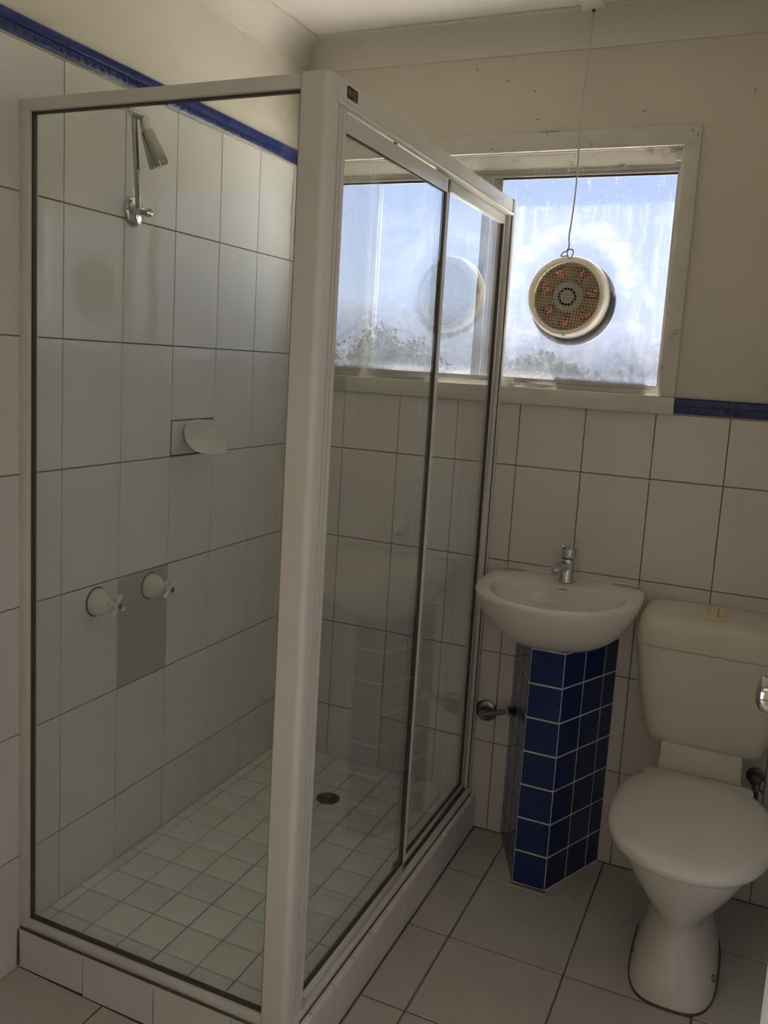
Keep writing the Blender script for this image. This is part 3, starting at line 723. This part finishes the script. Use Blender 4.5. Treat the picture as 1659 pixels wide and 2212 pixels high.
spart('fixed_panel_seal', (0.692, YB-0.0515, HZ+0.041), (0.702, YB-0.0455, TOP-0.072), 'rubber', 0.0)
spart('fixed_panel_top_rail', (0.688, 0.90, TOP-0.072), (0.704, YB-0.0465, TOP-0.0465), 'alu', 0.0015)
spart('fixed_panel_bottom_rail', (0.688, 0.90, HZ+0.0155), (0.704, YB-0.0465, HZ+0.040), 'alu', 0.0015)
spart('fixed_panel_gasket', (0.692, 0.90, HZ+0.0395), (0.701, YB-0.050, HZ+0.0445), 'rubber', 0.0)
spart('fixed_glass', (0.6935, 0.892, HZ+0.038), (0.6985, YB-0.0465, TOP-0.070), 'glass', 0.0)
# sliding door
DX0, DX1 = 0.7055, 0.7165
DY0, DY1 = F0+0.080, 0.930
dz0, dz1 = HZ+0.0235, TOP-0.0505
sd_ = spart('sliding_door', (DX0, DY0, dz1-0.034), (DX1, DY1, dz1), 'alu', 0.0015)
spart('bottom_rail', (DX0, DY0, dz0), (DX1, DY1, dz0+0.026), 'alu', 0.0015, sd_)
prof = [(DX0, DY1-0.020), (DX0, DY1), (DX1-0.002, DY1), (DX1, DY1-0.002), (DX1, DY1-0.007), (DX1-0.0025, DY1-0.0085), (DX1, DY1-0.010), (DX1, DY1-0.018), (DX1-0.002, DY1-0.020)]
MB().prism(prof, 'z', dz0, dz1).build('stile', 'alu', sd_, angle=20)
spart('stile_gasket', (DX0+0.001, DY1-0.029, dz0+0.026), (DX1-0.001, DY1-0.0198, dz1-0.034), 'rubber', 0.0, sd_)
spart('bottom_gasket', (DX0+0.001, DY0, dz0+0.0258), (DX1-0.001, DY1-0.02, dz0+0.033), 'rubber', 0.0, sd_)
spart('top_gasket', (DX0+0.002, DY0, dz1-0.0362), (DX1-0.003, DY1-0.02, dz1-0.0338), 'rubber', 0.0, sd_)
spart('glass', (DX0+0.003, DY0, dz0+0.024), (DX0+0.008, DY1-0.018, dz1-0.033), 'glass', 0.0, sd_)
spart('glide', (DX1-0.003, 0.585, dz1-0.001), (DX1+0.0005, 0.597, dz1+0.0025), 'rubber', 0.0005, sd_)
spart('foot_guide', (SX-0.006, F0+0.070, HZ+0.014), (SX+0.003, F0+0.082, HZ+0.036), 'walu', 0.001)
# warning sticker on the header: a rounded maroon label with a round mark and three lines of print
st = MB(); r = 0.004; y0, y1, z0, z1 = 0.357, 0.402, 1.9435, 1.9650
poly = []
for (cy0, cz0, a0) in ((y1-r, z1-r, 0), (y0+r, z1-r, 90), (y0+r, z0+r, 180), (y1-r, z0+r, 270)):
    for i in range(5):
        t = math.radians(a0+i*22.5); poly.append((cy0+r*math.cos(t), cz0+r*math.sin(t)))
sticker = st.prism(poly, 'x', SX, SX+0.0004).build('warning_sticker', 'sticker', scr, smooth=False)
MB().lathe([(0.0005, 0), (0.0062, 0), (0.0062, 0.0003), (0.0005, 0.0003)], (SX+0.0003, 0.3675, 1.9540), (1, 0, 0), 18, False, False).build('round_mark', 'print', sticker)
for (za, ya, yb_) in ((1.9592, 0.3785, 0.3990), (1.9530, 0.3775, 0.3985), (1.9468, 0.3790, 0.3985)):
    y = ya; rr = random.Random(int(za*1e4))
    while y < yb_:
        L = rr.uniform(0.0022, 0.005)
        box('print_mark', (SX+0.0003, y, za-0.0019), (SX+0.00065, min(y+L, yb_), za+0.0019), 'print', sticker, 0.0); y += L+0.0007

# ------------------------------------------------------------------ shower fittings on the left wall
sh = thing('wall_shower', 'chrome swivel shower arm and rose on the tiled wall', 'shower', (0.0, 0.645, 1.806))
c = (0.0, 0.645, 1.806)
b = MB()
rs = []
for r, t in ((0.036, 0.0), (0.0365, 0.004), (0.034, 0.009), (0.026, 0.014), (0.014, 0.017), (0.010, 0.018)):
    rs.append([(t, c[1]+r*0.92*math.cos(2*PI*j/32), c[2]+r*math.sin(2*PI*j/32)) for j in range(32)])
b.rings(rs, True, True); b.build('wall_flange', 'chrome', sh)
MB().tube([(0.010, 0.642, 1.806), (0.030, 0.625, 1.803), (0.046, 0.612, 1.801)], 0.0085, 14).build('elbow', 'chrome', sh)
MB().lathe([(0.0005, 0), (0.0095, 0.0), (0.0105, 0.002), (0.0105, 0.040), (0.009, 0.044), (0.0005, 0.045)], (0.048, 0.602, 1.802), (0.12, 1.0, -0.01), 18, False, False).build('lower_pivot', 'chrome', sh)
A, B2 = Vector((0.050, 0.606, 1.806)), Vector((0.050, 0.584, 2.010))
d = (B2-A).normalized(); s_ = Vector((0, 1, 0)); s_ = (s_-d*s_.dot(d)).normalized(); n_ = d.cross(s_)
rs = []
for t in (0.0, 0.02, 0.5, 0.98, 1.0):
    p = A.lerp(B2, t); k = 1.0 if 0 < t < 1 else 0.75
    rs.append([p+s_*(0.0068*k*cx0)+n_*(0.0050*k*cy0) for cx0, cy0 in ((-1, -0.6), (-0.6, -1), (0.6, -1), (1, -0.6), (1, 0.6), (0.6, 1), (-0.6, 1), (-1, 0.6))])
MB().rings(rs).build('arm', 'gunmetal', sh)
MB().lathe([(0.0005, 0), (0.009, 0.0), (0.010, 0.002), (0.010, 0.040), (0.0085, 0.043), (0.0005, 0.044)], (0.050, 0.572, 2.016), (0.22, 1.0, -0.06), 18, False, False).build('upper_pivot', 'chrome', sh)
MB().tube([(0.050, 0.576, 2.018), (0.045, 0.573, 2.036)], [0.005, 0.0035], 10).build('tightening_lever', 'ceramic', sh)
MB().tube([(0.0, 0.580, 2.035), (0.020, 0.577, 2.030), (0.046, 0.574, 2.022)], [0.009, 0.006, 0.005], 12).build('upper_bracket', 'chrome', sh)
MB().tube([(0.060, 0.608, 2.012), (0.064, 0.604, 1.994), (0.068, 0.607, 1.982)], [0.010, 0.0105, 0.011], 14).build('rose_neck', 'chrome', sh)
# rose: flattened bell, hanging and tilted
A = Vector((0.068, 0.607, 1.985)); B2 = Vector((0.088, 0.632, 1.905)); d = (B2-A).normalized()
s_ = Vector((0.45, 0.85, 0)); s_ = (s_-d*s_.dot(d)).normalized(); n_ = d.cross(s_); rs = []
for t, hw, ht in ((0, 0.011, 0.010), (0.05, 0.0145, 0.012), (0.35, 0.0155, 0.019), (0.7, 0.0165, 0.026), (0.92, 0.0165, 0.030), (1.0, 0.0150, 0.028), (1.0, 0.012, 0.024)):
    p = A.lerp(B2, t)
    ring = []
    for j in range(28):
        q = 2*PI*j/28; cx0, sy0 = math.cos(q), math.sin(q); e = 0.55
        ring.append(p+s_*(hw*math.copysign(abs(cx0)**e, cx0))+n_*(ht*math.copysign(abs(sy0)**e, sy0)))
    rs.append(ring)
MB().rings(rs).build('rose', 'gunmetal', sh)

def cross_tap(y, z, label, spin, name='shower_tap'):
    t = thing(name, label, 'tap', (0.0, y, z), 'white shower taps')
    MB().lathe([(0.0365, 0.0), (0.0375, 0.0012), (0.036, 0.003), (0.032, 0.003)], (0, y, z), (1, 0, 0), 32, True, True).build('sealant_ring', 'grime', t)
    MB().lathe([(0.0335, 0.001), (0.0345, 0.004), (0.034, 0.012), (0.031, 0.021), (0.025, 0.031), (0.0175, 0.040), (0.0125, 0.047), (0.0115, 0.053), (0.010, 0.054), (0.0005, 0.054)], (0, y, z), (1, 0, 0), 36, True, False).build('bell_cover', 'ceramic', t, angle=60)
    MB().lathe([(0.0005, 0.052), (0.0062, 0.052), (0.0062, 0.060), (0.0005, 0.060)], (0, y, z), (1, 0, 0), 14, False, False).build('spindle', 'steel', t)
    h = MB().lathe([(0.0005, 0.058), (0.009, 0.058), (0.0105, 0.062), (0.0105, 0.072), (0.009, 0.075), (0.0005, 0.0755)], (0, y, z), (1, 0, 0), 24, False, False).build('handle', 'ceramic', t, angle=60)
    for k in range(4):
        a = spin+k*PI/2; dy, dz = math.cos(a), math.sin(a)
        pts = [(0.066, y+dy*q, z+dz*q) for q in (0.006, 0.013, 0.020, 0.026, 0.029, 0.0305)]
        MB().tube(pts, [0.0042, 0.0048, 0.0062, 0.0072, 0.0060, 0.0022], 14).build('spoke', 'ceramic', h, angle=60)
    MB().lathe([(0.0005, 0.075), (0.0072, 0.075), (0.0072, 0.0768), (0.0060, 0.0775), (0.0005, 0.0772)], (0, y, z), (1, 0, 0), 20, False, False).build('indicator_cap', 'steel', h)
    return t
cross_tap(0.534, 0.849, 'white shower tap with a cross handle, nearer the front glass, on the plain tile', math.radians(62))
cross_tap(0.741, 0.846, 'white shower tap with a cross handle on the mushroom grey tile', math.radians(38))

# soap dish: plate and scooped bowl
sp = thing('soap_dish', 'white ceramic soap dish set in the shower wall', 'soap dish', (0.0, 0.917, 1.1925))
box('wall_plate', (-0.002, 0.8185, 1.1945), (0.0045, 1.0150, 1.2865), 'ceramic', sp, 0.002)
n = 40; nrm = Vector((0.80, -0.30, 0.52)).normalized(); sdv = Vector((0, 0, 1)).cross(nrm).normalized(); vup = nrm.cross(sdv)
dc = Vector((0.046, 0.900, 1.2455))
def lip(t):        # circular rim leaning out from the wall, drawn to a point at the far lower side
    c_, s_ = math.cos(t), math.sin(t)
    pk = max(0.0, math.cos(t-math.radians(-38)))**9
    r = 1+0.42*pk
    return dc+sdv*(0.056*r*c_)+vup*(0.052*r*s_)+nrm*(0.006*pk)
lipr = [lip(2*PI*j/n) for j in range(n)]
def shell(k, off, depth):
    return [dc+(p-dc)*k-nrm*(depth*(1-k*k))+(-nrm)*off for p in lipr]
outer = [[Vector((max(q.x, -0.001), q.y, q.z)) for q in shell(k, 0.005, 0.036)] for k in (0.05, 0.3, 0.55, 0.75, 0.9, 1.0)]
outer.append([p-nrm*0.001+(p-dc).normalized()*0.0015 for p in lipr])
inner = [[Vector((max(q.x, 0.006), q.y, q.z)) for q in shell(k, 0.0, 0.031)] for k in (0.965, 0.88, 0.72, 0.5, 0.25, 0.05)]
MB().rings(outer+inner).build('bowl', 'ceramic', sp, angle=60)

# ------------------------------------------------------------------ wash basin on its tiled pedestal
PX = 0.984
ped = thing('basin_pedestal', 'navy blue tiled pedestal with white joints under the basin', 'pedestal', (PX, 1.36, 0.0))
PT = 0.7212
FLx, FRx, FYp = PX-0.0485, PX+0.0485, 1.2345
BLx, BRx = PX-0.155, PX+0.155
def inset(p, k): return (PX+(p[0]-PX)*k, 1.40+(p[1]-1.40)*k)
core = [(BLx+0.0014, YB-0.001), (FLx+0.001, FYp+0.0012), (FRx-0.001, FYp+0.0012), (BRx-0.0014, YB-0.001)]
MB().prism(core, 'z', 0.0, PT).build('core', 'whitegrout', ped, smooth=False)
prow = cuts(0.0, PT, 0.1043, 0.1009)
def facetiles(p0, p1, first_from_p0, pitch):
    p0, p1 = Vector((*p0, 0)), Vector((*p1, 0)); d = p1-p0; L = d.length; d.normalize()
    nrm = Vector((d.y, -d.x, 0))
    if nrm.dot(Vector((p0.x-PX, p0.y-1.42, 0))) < 0: nrm = -nrm
    B = Matrix((( d.x, 0, nrm.x), (d.y, 0, nrm.y), (0, 1, 0)))
    if B.determinant() < 0: B = Matrix(((-d.x, 0, nrm.x), (-d.y, 0, nrm.y), (0, 1, 0)))
    cs = cuts(0.0, L, first_from_p0, pitch)
    for i in range(len(cs)-1):
        for j in range(len(prow)-1):
            c_ = p0+d*((cs[i]+cs[i+1])/2); c_.z = (prow[j]+prow[j+1])/2
            tile(ped, c_, None, cs[i+1]-cs[i], prow[j+1]-prow[j], 'blue', 0.003, 0.0046, 0.002, basis=B)
facetiles((FLx, FYp), (FRx, FYp), 0.0, 0.2)
facetiles((FRx, FYp), (BRx, YB-0.001), 0.1010, 0.1010)
facetiles((FLx, FYp), (BLx, YB-0.001), 0.1010, 0.1010)
MB().tube([(FLx-0.002, FYp-0.001, 0.001), (PX, FYp-0.003, 0.002), (FRx+0.004, FYp-0.002, 0.001)], [0.002, 0.0032, 0.004], 7).build('mortar_smear', 'grime', ped)

basin = thing('wash_basin', 'small white china hand basin under the window', 'basin', (PX, 1.30, 0.72))
BX, RZ = 0.980, 0.872
def sup(t, a, bf, bb, ef=2.2, eb=4.5):
    c_, s_ = math.cos(t), math.sin(t)
    e = eb if s_ > 0 else ef; bq = bb if s_ > 0 else bf
    r = (abs(c_)**e+abs(s_)**e)**(-1/e)
    return a*r*c_, bq*r*s_
n = 72
def ring(cx, cyv, a, bf, bb, z, ef=2.2, eb=4.5, zb=None):
    out = []
    for j in range(n):
        x, y = sup(2*PI*j/n, a, bf, bb, ef, eb)
        zz = z if zb is None else z+(zb-z)*max(0, min(1, (y+bf*0.2)/(bb+bf*0.2)))
        out.append((cx+x, min(cyv+y, YB-0.0008), zz))
    return out
CYB = 1.315
rs = []
for z, k, yo, kb in ((0.7218, 0.26, 0.012, 0.6), (0.7219, 0.40, 0.012, 0.7), (0.7245, 0.50, 0.010, 0.8), (0.735, 0.63, 0.008, 0.9), (0.757, 0.755, 0.006, 1.0), (0.785, 0.86, 0.004, 1.0), (0.815, 0.935, 0.002, 1.0), (0.842, 0.98, 0.0, 1.0), (0.858, 1.0, 0.0, 1.0), (0.866, 0.999, 0, 1.0), (0.8715, 0.985, 0, 1), (0.873, 0.965, 0, 1)):
    rs.append(ring(BX, CYB+yo, 0.229*k, 0.255*k, 0.166*kb, z, 2.15, 5, None))
rs.append(ring(BX, CYB-0.010, 0.202, 0.226, 0.150, 0.872, 2.1, 4, None))
for a, bf, bb, z, cyo in ((0.188, 0.205, 0.082, 0.869, -0.012), (0.182, 0.196, 0.074, 0.862, -0.012), (0.172, 0.185, 0.066, 0.845, -0.012), (0.156, 0.166, 0.060, 0.820, -0.014), (0.128, 0.135, 0.055, 0.792, -0.018), (0.08, 0.085, 0.045, 0.774, -0.025), (0.02, 0.02, 0.02, 0.768, -0.03)):
    rs.append(ring(BX, CYB+cyo, a, bf, bb, z, 2.1, 2.4, None))
MB().rings(rs).build('bowl', 'china', basin, angle=70)
MB().box((BX-0.012, 1.3735, 0.8552), (BX+0.012, 1.3765, 0.8570)).build('overflow_slot', 'black', basin)
MB().lathe([(0.0005, 0), (0.020, 0), (0.021, 0.002), (0.016, 0.003), (0.0005, 0.001)], (BX, CYB-0.03, 0.7675), (0, 0, 1), 24, False, False).build('plug_hole', 'chrome', basin)
MB().tube([(BX-0.20, YB-0.003, RZ+0.002), (BX, YB-0.0035, RZ+0.003), (BX+0.20, YB-0.003, RZ+0.002)], 0.0032, 6).build('sealant', 'china', basin)

tap = thing('basin_mixer', 'chrome mixer tap on the back edge of the basin', 'tap', (BX, 1.413, RZ))
tc_ = (BX, 1.413, RZ)
MB().lathe([(0.0005, 0), (0.0245, 0), (0.025, 0.003), (0.0235, 0.007), (0.0215, 0.008), (0.0205, 0.012), (0.0200, 0.066), (0.0195, 0.068), (0.0005, 0.068)], tc_, (0, 0, 1), 32, False, False).build('body', 'chrome', tap)
MB().lathe([(0.0005, 0.067), (0.0165, 0.067), (0.0165, 0.074), (0.0005, 0.074)], tc_, (0, 0, 1), 28, False, False).build('collar', 'darksteel', tap)
hd_ = MB().lathe([(0.0005, 0.073), (0.0195, 0.073), (0.0215, 0.075), (0.0218, 0.096), (0.0205, 0.1005), (0.016, 0.103), (0.0005, 0.1035)], tc_, (0.04, -0.03, 1), 32, False, False).build('lever_head', 'chrome', tap)
for sx_ in (-1, 1):
    MB().tube([(BX+sx_*0.012, 1.402, RZ+0.098), (BX+sx_*0.014, 1.394, RZ+0.108), (BX+sx_*0.013, 1.388, RZ+0.109)], [0.006, 0.0062, 0.003], 12).build('lever_tip', 'chrome', hd_)
MB().tube([(BX, 1.408, RZ+0.046), (BX-0.008, 1.380, RZ+0.052), (BX-0.014, 1.345, RZ+0.054), (BX-0.016, 1.325, RZ+0.052)], [0.014, 0.0135, 0.0125, 0.0125], 18).build('spout', 'chrome', tap)
MB().lathe([(0.0005, 0), (0.0125, 0), (0.013, 0.003), (0.013, 0.019), (0.0118, 0.021), (0.0005, 0.021)], (BX-0.015, 1.331, RZ+0.054), (0, 0, -1), 22, False, False).build('aerator', 'chrome', tap)

waste = thing('waste_pipe', 'chrome pipe and wall flange between the shower screen and the pedestal', 'pipe', (0.752, YB, 0.40))
wc = (0.752, YB, 0.400)
MB().lathe([(0.034, 0.0), (0.0345, 0.003), (0.031, 0.006), (0.024, 0.009), (0.018, 0.010)], wc, (0, -1, 0), 30).build('wall_flange', 'steel', waste)
MB().tube([(0.752, YB-0.002, 0.400), (0.752, YB-0.030, 0.400), (0.755, YB-0.040, 0.401)], [0.0155, 0.0155, 0.012], 18).build('elbow', 'darksteel', waste)
MB().lathe([(0.0005, 0), (0.017, 0), (0.018, 0.003), (0.018, 0.016), (0.0165, 0.018), (0.0005, 0.018)], (0.752, YB-0.022, 0.400), (0.2, -1, 0), 20, False, False).build('nut', 'darksteel', waste)
MB().tube([(0.752, YB-0.034, 0.396), (0.80, YB-0.040, 0.416), (0.8425, YB-0.046, 0.434)], 0.0085, 14).build('pipe', 'steel', waste)
MB().lathe([(0.0085, 0), (0.018, 0.0), (0.018, 0.002), (0.0085, 0.002)], (0.8365, YB-0.0455, 0.4315), (0.9, -0.1, 0.36), 18, True, True).build('cover_plate', 'whitegrout', waste)

# ------------------------------------------------------------------ toilet
TX = 1.402
wc_ = thing('toilet', 'white toilet with closed lid and cream plastic cistern', 'toilet', (TX, 1.1, 0.0))
n = 56
def tring(hx_, y0, y1, z, ef=2.3, eb=2.6, cx=TX, fr=0.55):
    cyv = y0+(y1-y0)*fr; out = []
    for j in range(n):
        x, y = sup(2*PI*j/n, hx_, cyv-y0, y1-cyv, ef, eb); out.append((cx+x, cyv+y, z))
    return out
rs = [tring(h, a, b_, z, ef, 2.8, TX, fr) for h, a, b_, z, ef, fr in (
    (0.104, 0.912, 1.330, 0.0, 3.2, 0.5), (0.104, 0.912, 1.330, 0.010, 3.2, 0.5), (0.099, 0.918, 1.325, 0.040, 3.0, 0.5), (0.090, 0.930, 1.31, 0.080, 2.7, 0.5),
    (0.076, 0.945, 1.29, 0.125, 2.4, 0.5), (0.066, 0.953, 1.275, 0.160, 2.2, 0.5), (0.063, 0.950, 1.27, 0.180, 2.2, 0.5), (0.068, 0.938, 1.27, 0.198, 2.2, 0.5),
    (0.086, 0.915, 1.275, 0.228, 2.2, 0.5), (0.110, 0.888, 1.28, 0.265, 2.2, 0.5), (0.133, 0.862, 1.285, 0.305, 2.2, 0.5), (0.152, 0.840, 1.29, 0.345, 2.2, 0.5),
    (0.163, 0.826, 1.295, 0.375, 2.2, 0.5), (0.165, 0.822, 1.295, 0.386, 2.2, 0.5))]
MB().rings(rs).build('pan', 'china', wc_, angle=60)
for sx_ in (-1, 1):
    MB().lathe([(0.0005, 0), (0.009, 0), (0.0085, 0.004), (0.005, 0.006), (0.0005, 0.0065)], (TX+sx_*0.094, 1.02, 0.045), (sx_, 0, 0.35), 16, False, False).build('bolt_cap', 'steel', wc_)
rs = [tring(0.108, 0.9085, 1.335, 0.0, 3.2, 2.8), tring(0.108, 0.9085, 1.335, 0.004, 3.2, 2.8), tring(0.1035, 0.9125, 1.33, 0.006, 3.2, 2.8)]
MB().rings(rs).build('floor_sealant', 'grime', wc_)
# lid: rounded D, hinge shoulders at the back
def lring(hx_, y0, y1, z): return tring(hx_, y0, y1, z, 2.25, 3.2, TX, 0.52)
rs = [lring(h, a, b_, z) for h, a, b_, z in ((0.172, 0.812, 1.272, 0.3875), (0.182, 0.799, 1.279, 0.390), (0.1875, 0.792, 1.283, 0.398), (0.1885, 0.791, 1.284, 0.408), (0.186, 0.795, 1.283, 0.417), (0.178, 0.806, 1.279, 0.4235), (0.160, 0.83, 1.268, 0.428), (0.12, 0.88, 1.23, 0.4305), (0.05, 0.98, 1.13, 0.4315))]
MB().rings(rs).build('seat_lid', 'seat', wc_, angle=60)
hb = MB(); hb.prism([(TX-0.135, 1.225), (TX+0.135, 1.225), (TX+0.140, 1.262), (TX+0.132, 1.289), (TX-0.132, 1.289), (TX-0.140, 1.262)], 'z', 0.388, 0.4265)
hb.build('hinge_bar', 'seat', wc_, 0.006, 3)
for sx_ in (-1, 1):
    MB().lathe([(0.0005, 0), (0.0035, 0), (0.003, 0.002), (0.0005, 0.0025)], (TX+sx_*0.105, 1.238, 0.4262), (0, 0, 1), 10, False, False).build('hinge_pin', 'seat', wc_)
# flush pipe cover
MB().prism([(TX-0.110, 0.36), (TX+0.110, 0.36), (TX+0.103, 0.50), (TX-0.103, 0.50)], 'y', 1.297, YB-0.002).build('flush_pipe_cover', 'cistern', wc_, 0.006, 3)
def cring(hx_, y0, y1, z, e=5.0): return tring(hx_, y0, y1, z, e, e+2, TX, 0.5)
CB = YB-0.002
rs = [cring(h, a, CB, z) for h, a, z in ((0.120, 1.325, 0.486), (0.135, 1.312, 0.488), (0.147, 1.300, 0.496), (0.156, 1.291, 0.512), (0.164, 1.284, 0.545), (0.175, 1.277, 0.60), (0.186, 1.272, 0.67), (0.195, 1.268, 0.73), (0.1985, 1.267, 0.766))]
cis = MB().rings(rs).build('cistern', 'cistern', wc_, angle=60)
rs = [cring(h, a, CB, z) for h, a, z in ((0.198, 1.2675, 0.7675), (0.2015, 1.264, 0.768), (0.2025, 1.263, 0.772), (0.2020, 1.2635, 0.800), (0.199, 1.267, 0.822), (0.193, 1.274, 0.838), (0.184, 1.285, 0.847), (0.168, 1.302, 0.851), (0.10, 1.34, 0.8525))]
clid = MB().rings(rs).build('cistern_lid', 'cistern', cis, angle=60)
bc = (TX+0.002, 1.352, 0.852)
MB().lathe([(0.0005, 0), (0.0335, 0), (0.034, 0.002), (0.031, 0.004), (0.0225, 0.005), (0.0005, 0.005)], bc, (0, 0, 1), 32, False, False).build('button_surround', 'button', cis)
for sx_ in (-1, 1):
    poly = [(bc[0]+sx_*0.0006, bc[1]-0.021), (bc[0]+sx_*0.0006, bc[1]+0.021)]
    poly = [(bc[0]+sx_*(0.0006+0.0205*math.sin(PI*i/12)), bc[1]+0.0215*math.cos(PI*i/12)) for i in range(13)]
    MB().prism(poly, 'z', 0.8555, 0.878).build('flush_button', 'button', cis, 0.0025, 3)
valve = thing('stop_valve', 'dark metal stop valve and hose on the wall beside the toilet', 'valve', (1.545, YB, 0.38))
vc = Vector((1.5455, YB, 0.383))
MB().lathe([(0.024, 0), (0.0245, 0.003), (0.017, 0.006), (0.012, 0.007)], vc, (0, -1, 0), 24).build('wall_flange', 'darksteel', valve)
MB().lathe([(0.0005, 0.004), (0.0125, 0.004), (0.0125, 0.020), (0.016, 0.022), (0.016, 0.040), (0.011, 0.043), (0.0005, 0.043)], vc, (0, -1, 0), 20, False, False).build('body', 'darksteel', valve)
MB().tube([vc+Vector((0.004, -0.032, -0.008)), vc+Vector((0.006, -0.033, -0.028))], [0.011, 0.0105], 14).build('nut', 'steel', valve)
MB().tube([vc+Vector((0.008, -0.036, -0.022)), vc+Vector((0.018, -0.040, -0.025)), vc+Vector((0.024, -0.041, -0.025))], [0.003, 0.003, 0.008], 10).build('handle', 'steel', valve)
MB().tube(catmull([vc+Vector((0.006, -0.033, -0.028)), vc+Vector((0.007, -0.034, -0.06)), vc+Vector((0.012, -0.034, -0.12)), vc+Vector((0.04, -0.034, -0.14)), vc+Vector((0.06, -0.034, -0.06)), vc+Vector((0.045, -0.04, 0.06)), vc+Vector((0.03, -0.05, 0.115))], 6), 0.0055, 10).build('hose', 'rubber', valve)

# ------------------------------------------------------------------ open door at the right
door = struct(MB().box((1.5490, -0.705, 0.012), (1.5840, 0.080, 2.03)).build('door_1', 'door', None, 0.002), 'white door standing open at the right edge with a chrome knob')
MB().lathe([(0.0005, 0), (0.027, 0), (0.027, 0.003), (0.024, 0.006), (0.012, 0.008), (0.0095, 0.012), (0.0095, 0.024), (0.016, 0.028), (0.0225, 0.034), (0.0235, 0.042), (0.0205, 0.050), (0.011, 0.0545), (0.0005, 0.0552)], (1.5490, 0.020, 1.1035), (-1, 0, 0), 36, False, False).build('knob', 'chrome', door)

# ------------------------------------------------------------------ outside the window
struct(box('paving_outside', (-12, YO, -0.9), (14, 9.0, -0.5), 'paving', bevel=0), 'pale concrete paving outside the window')
struct(box('ground_outside', (-40, 9.0, -0.9), (40, 60, -0.8), 'grass', bevel=0), 'sunlit lawn outside the window')
rt = random.Random(11)
def bush(x, y, h, wdt, label):
    t = thing('garden_tree', label, 'tree', (x, y, -0.8), 'trees beyond the window')
    MB().tube([(x, y, -0.8), (x+0.1, y, h*0.3), (x, y, h*0.6)], [0.14, 0.10, 0.05], 8).build('trunk', 'bark', t)
    b = MB()
    for i in range(22):
        u = rt.random()**0.5; a = rt.uniform(0, 2*PI); ph = math.acos(rt.uniform(-1, 1))
        c_ = Vector((x+wdt*0.7*u*math.sin(ph)*math.cos(a), y+wdt*0.6*u*math.sin(ph)*math.sin(a), h*0.55-0.2+h*0.38*u*math.cos(ph)))
        r0 = wdt*rt.uniform(0.20, 0.32)
        for q in range(260):
            d_ = Vector((rt.gauss(0, 1), rt.gauss(0, 1), rt.gauss(0, 1))).normalized()*r0*rt.uniform(0.55, 1.25)
            d1 = Vector((rt.uniform(-1, 1), rt.uniform(-1, 1), rt.uniform(-1, 1))).normalized()*rt.uniform(0.03, 0.07)
            d2 = d1.orthogonal().normalized()*rt.uniform(0.02, 0.045); p = c_+d_
            b.add([p-d1, p+d2, p+d1, p-d2], [(0, 1, 2, 3)])
    b.build('foliage', 'leaf', t, smooth=False)['kind'] = 'stuff'
for x, y, h, wd, lb in ((-9.2, 15.0, 2.9, 1.7, 'grey green tree outside, leftmost behind the left window pane'), (-5.3, 14.0, 2.45, 1.5, 'grey green tree outside, behind the middle of the left window pane'),
                        (-1.9, 12.5, 2.1, 1.25, 'grey green tree outside, behind the fan in the right pane'), (0.6, 13.5, 1.95, 1.1, 'grey green tree outside, behind the right side of the right pane')):
    bush(x, y, h, wd, lb)

settle()
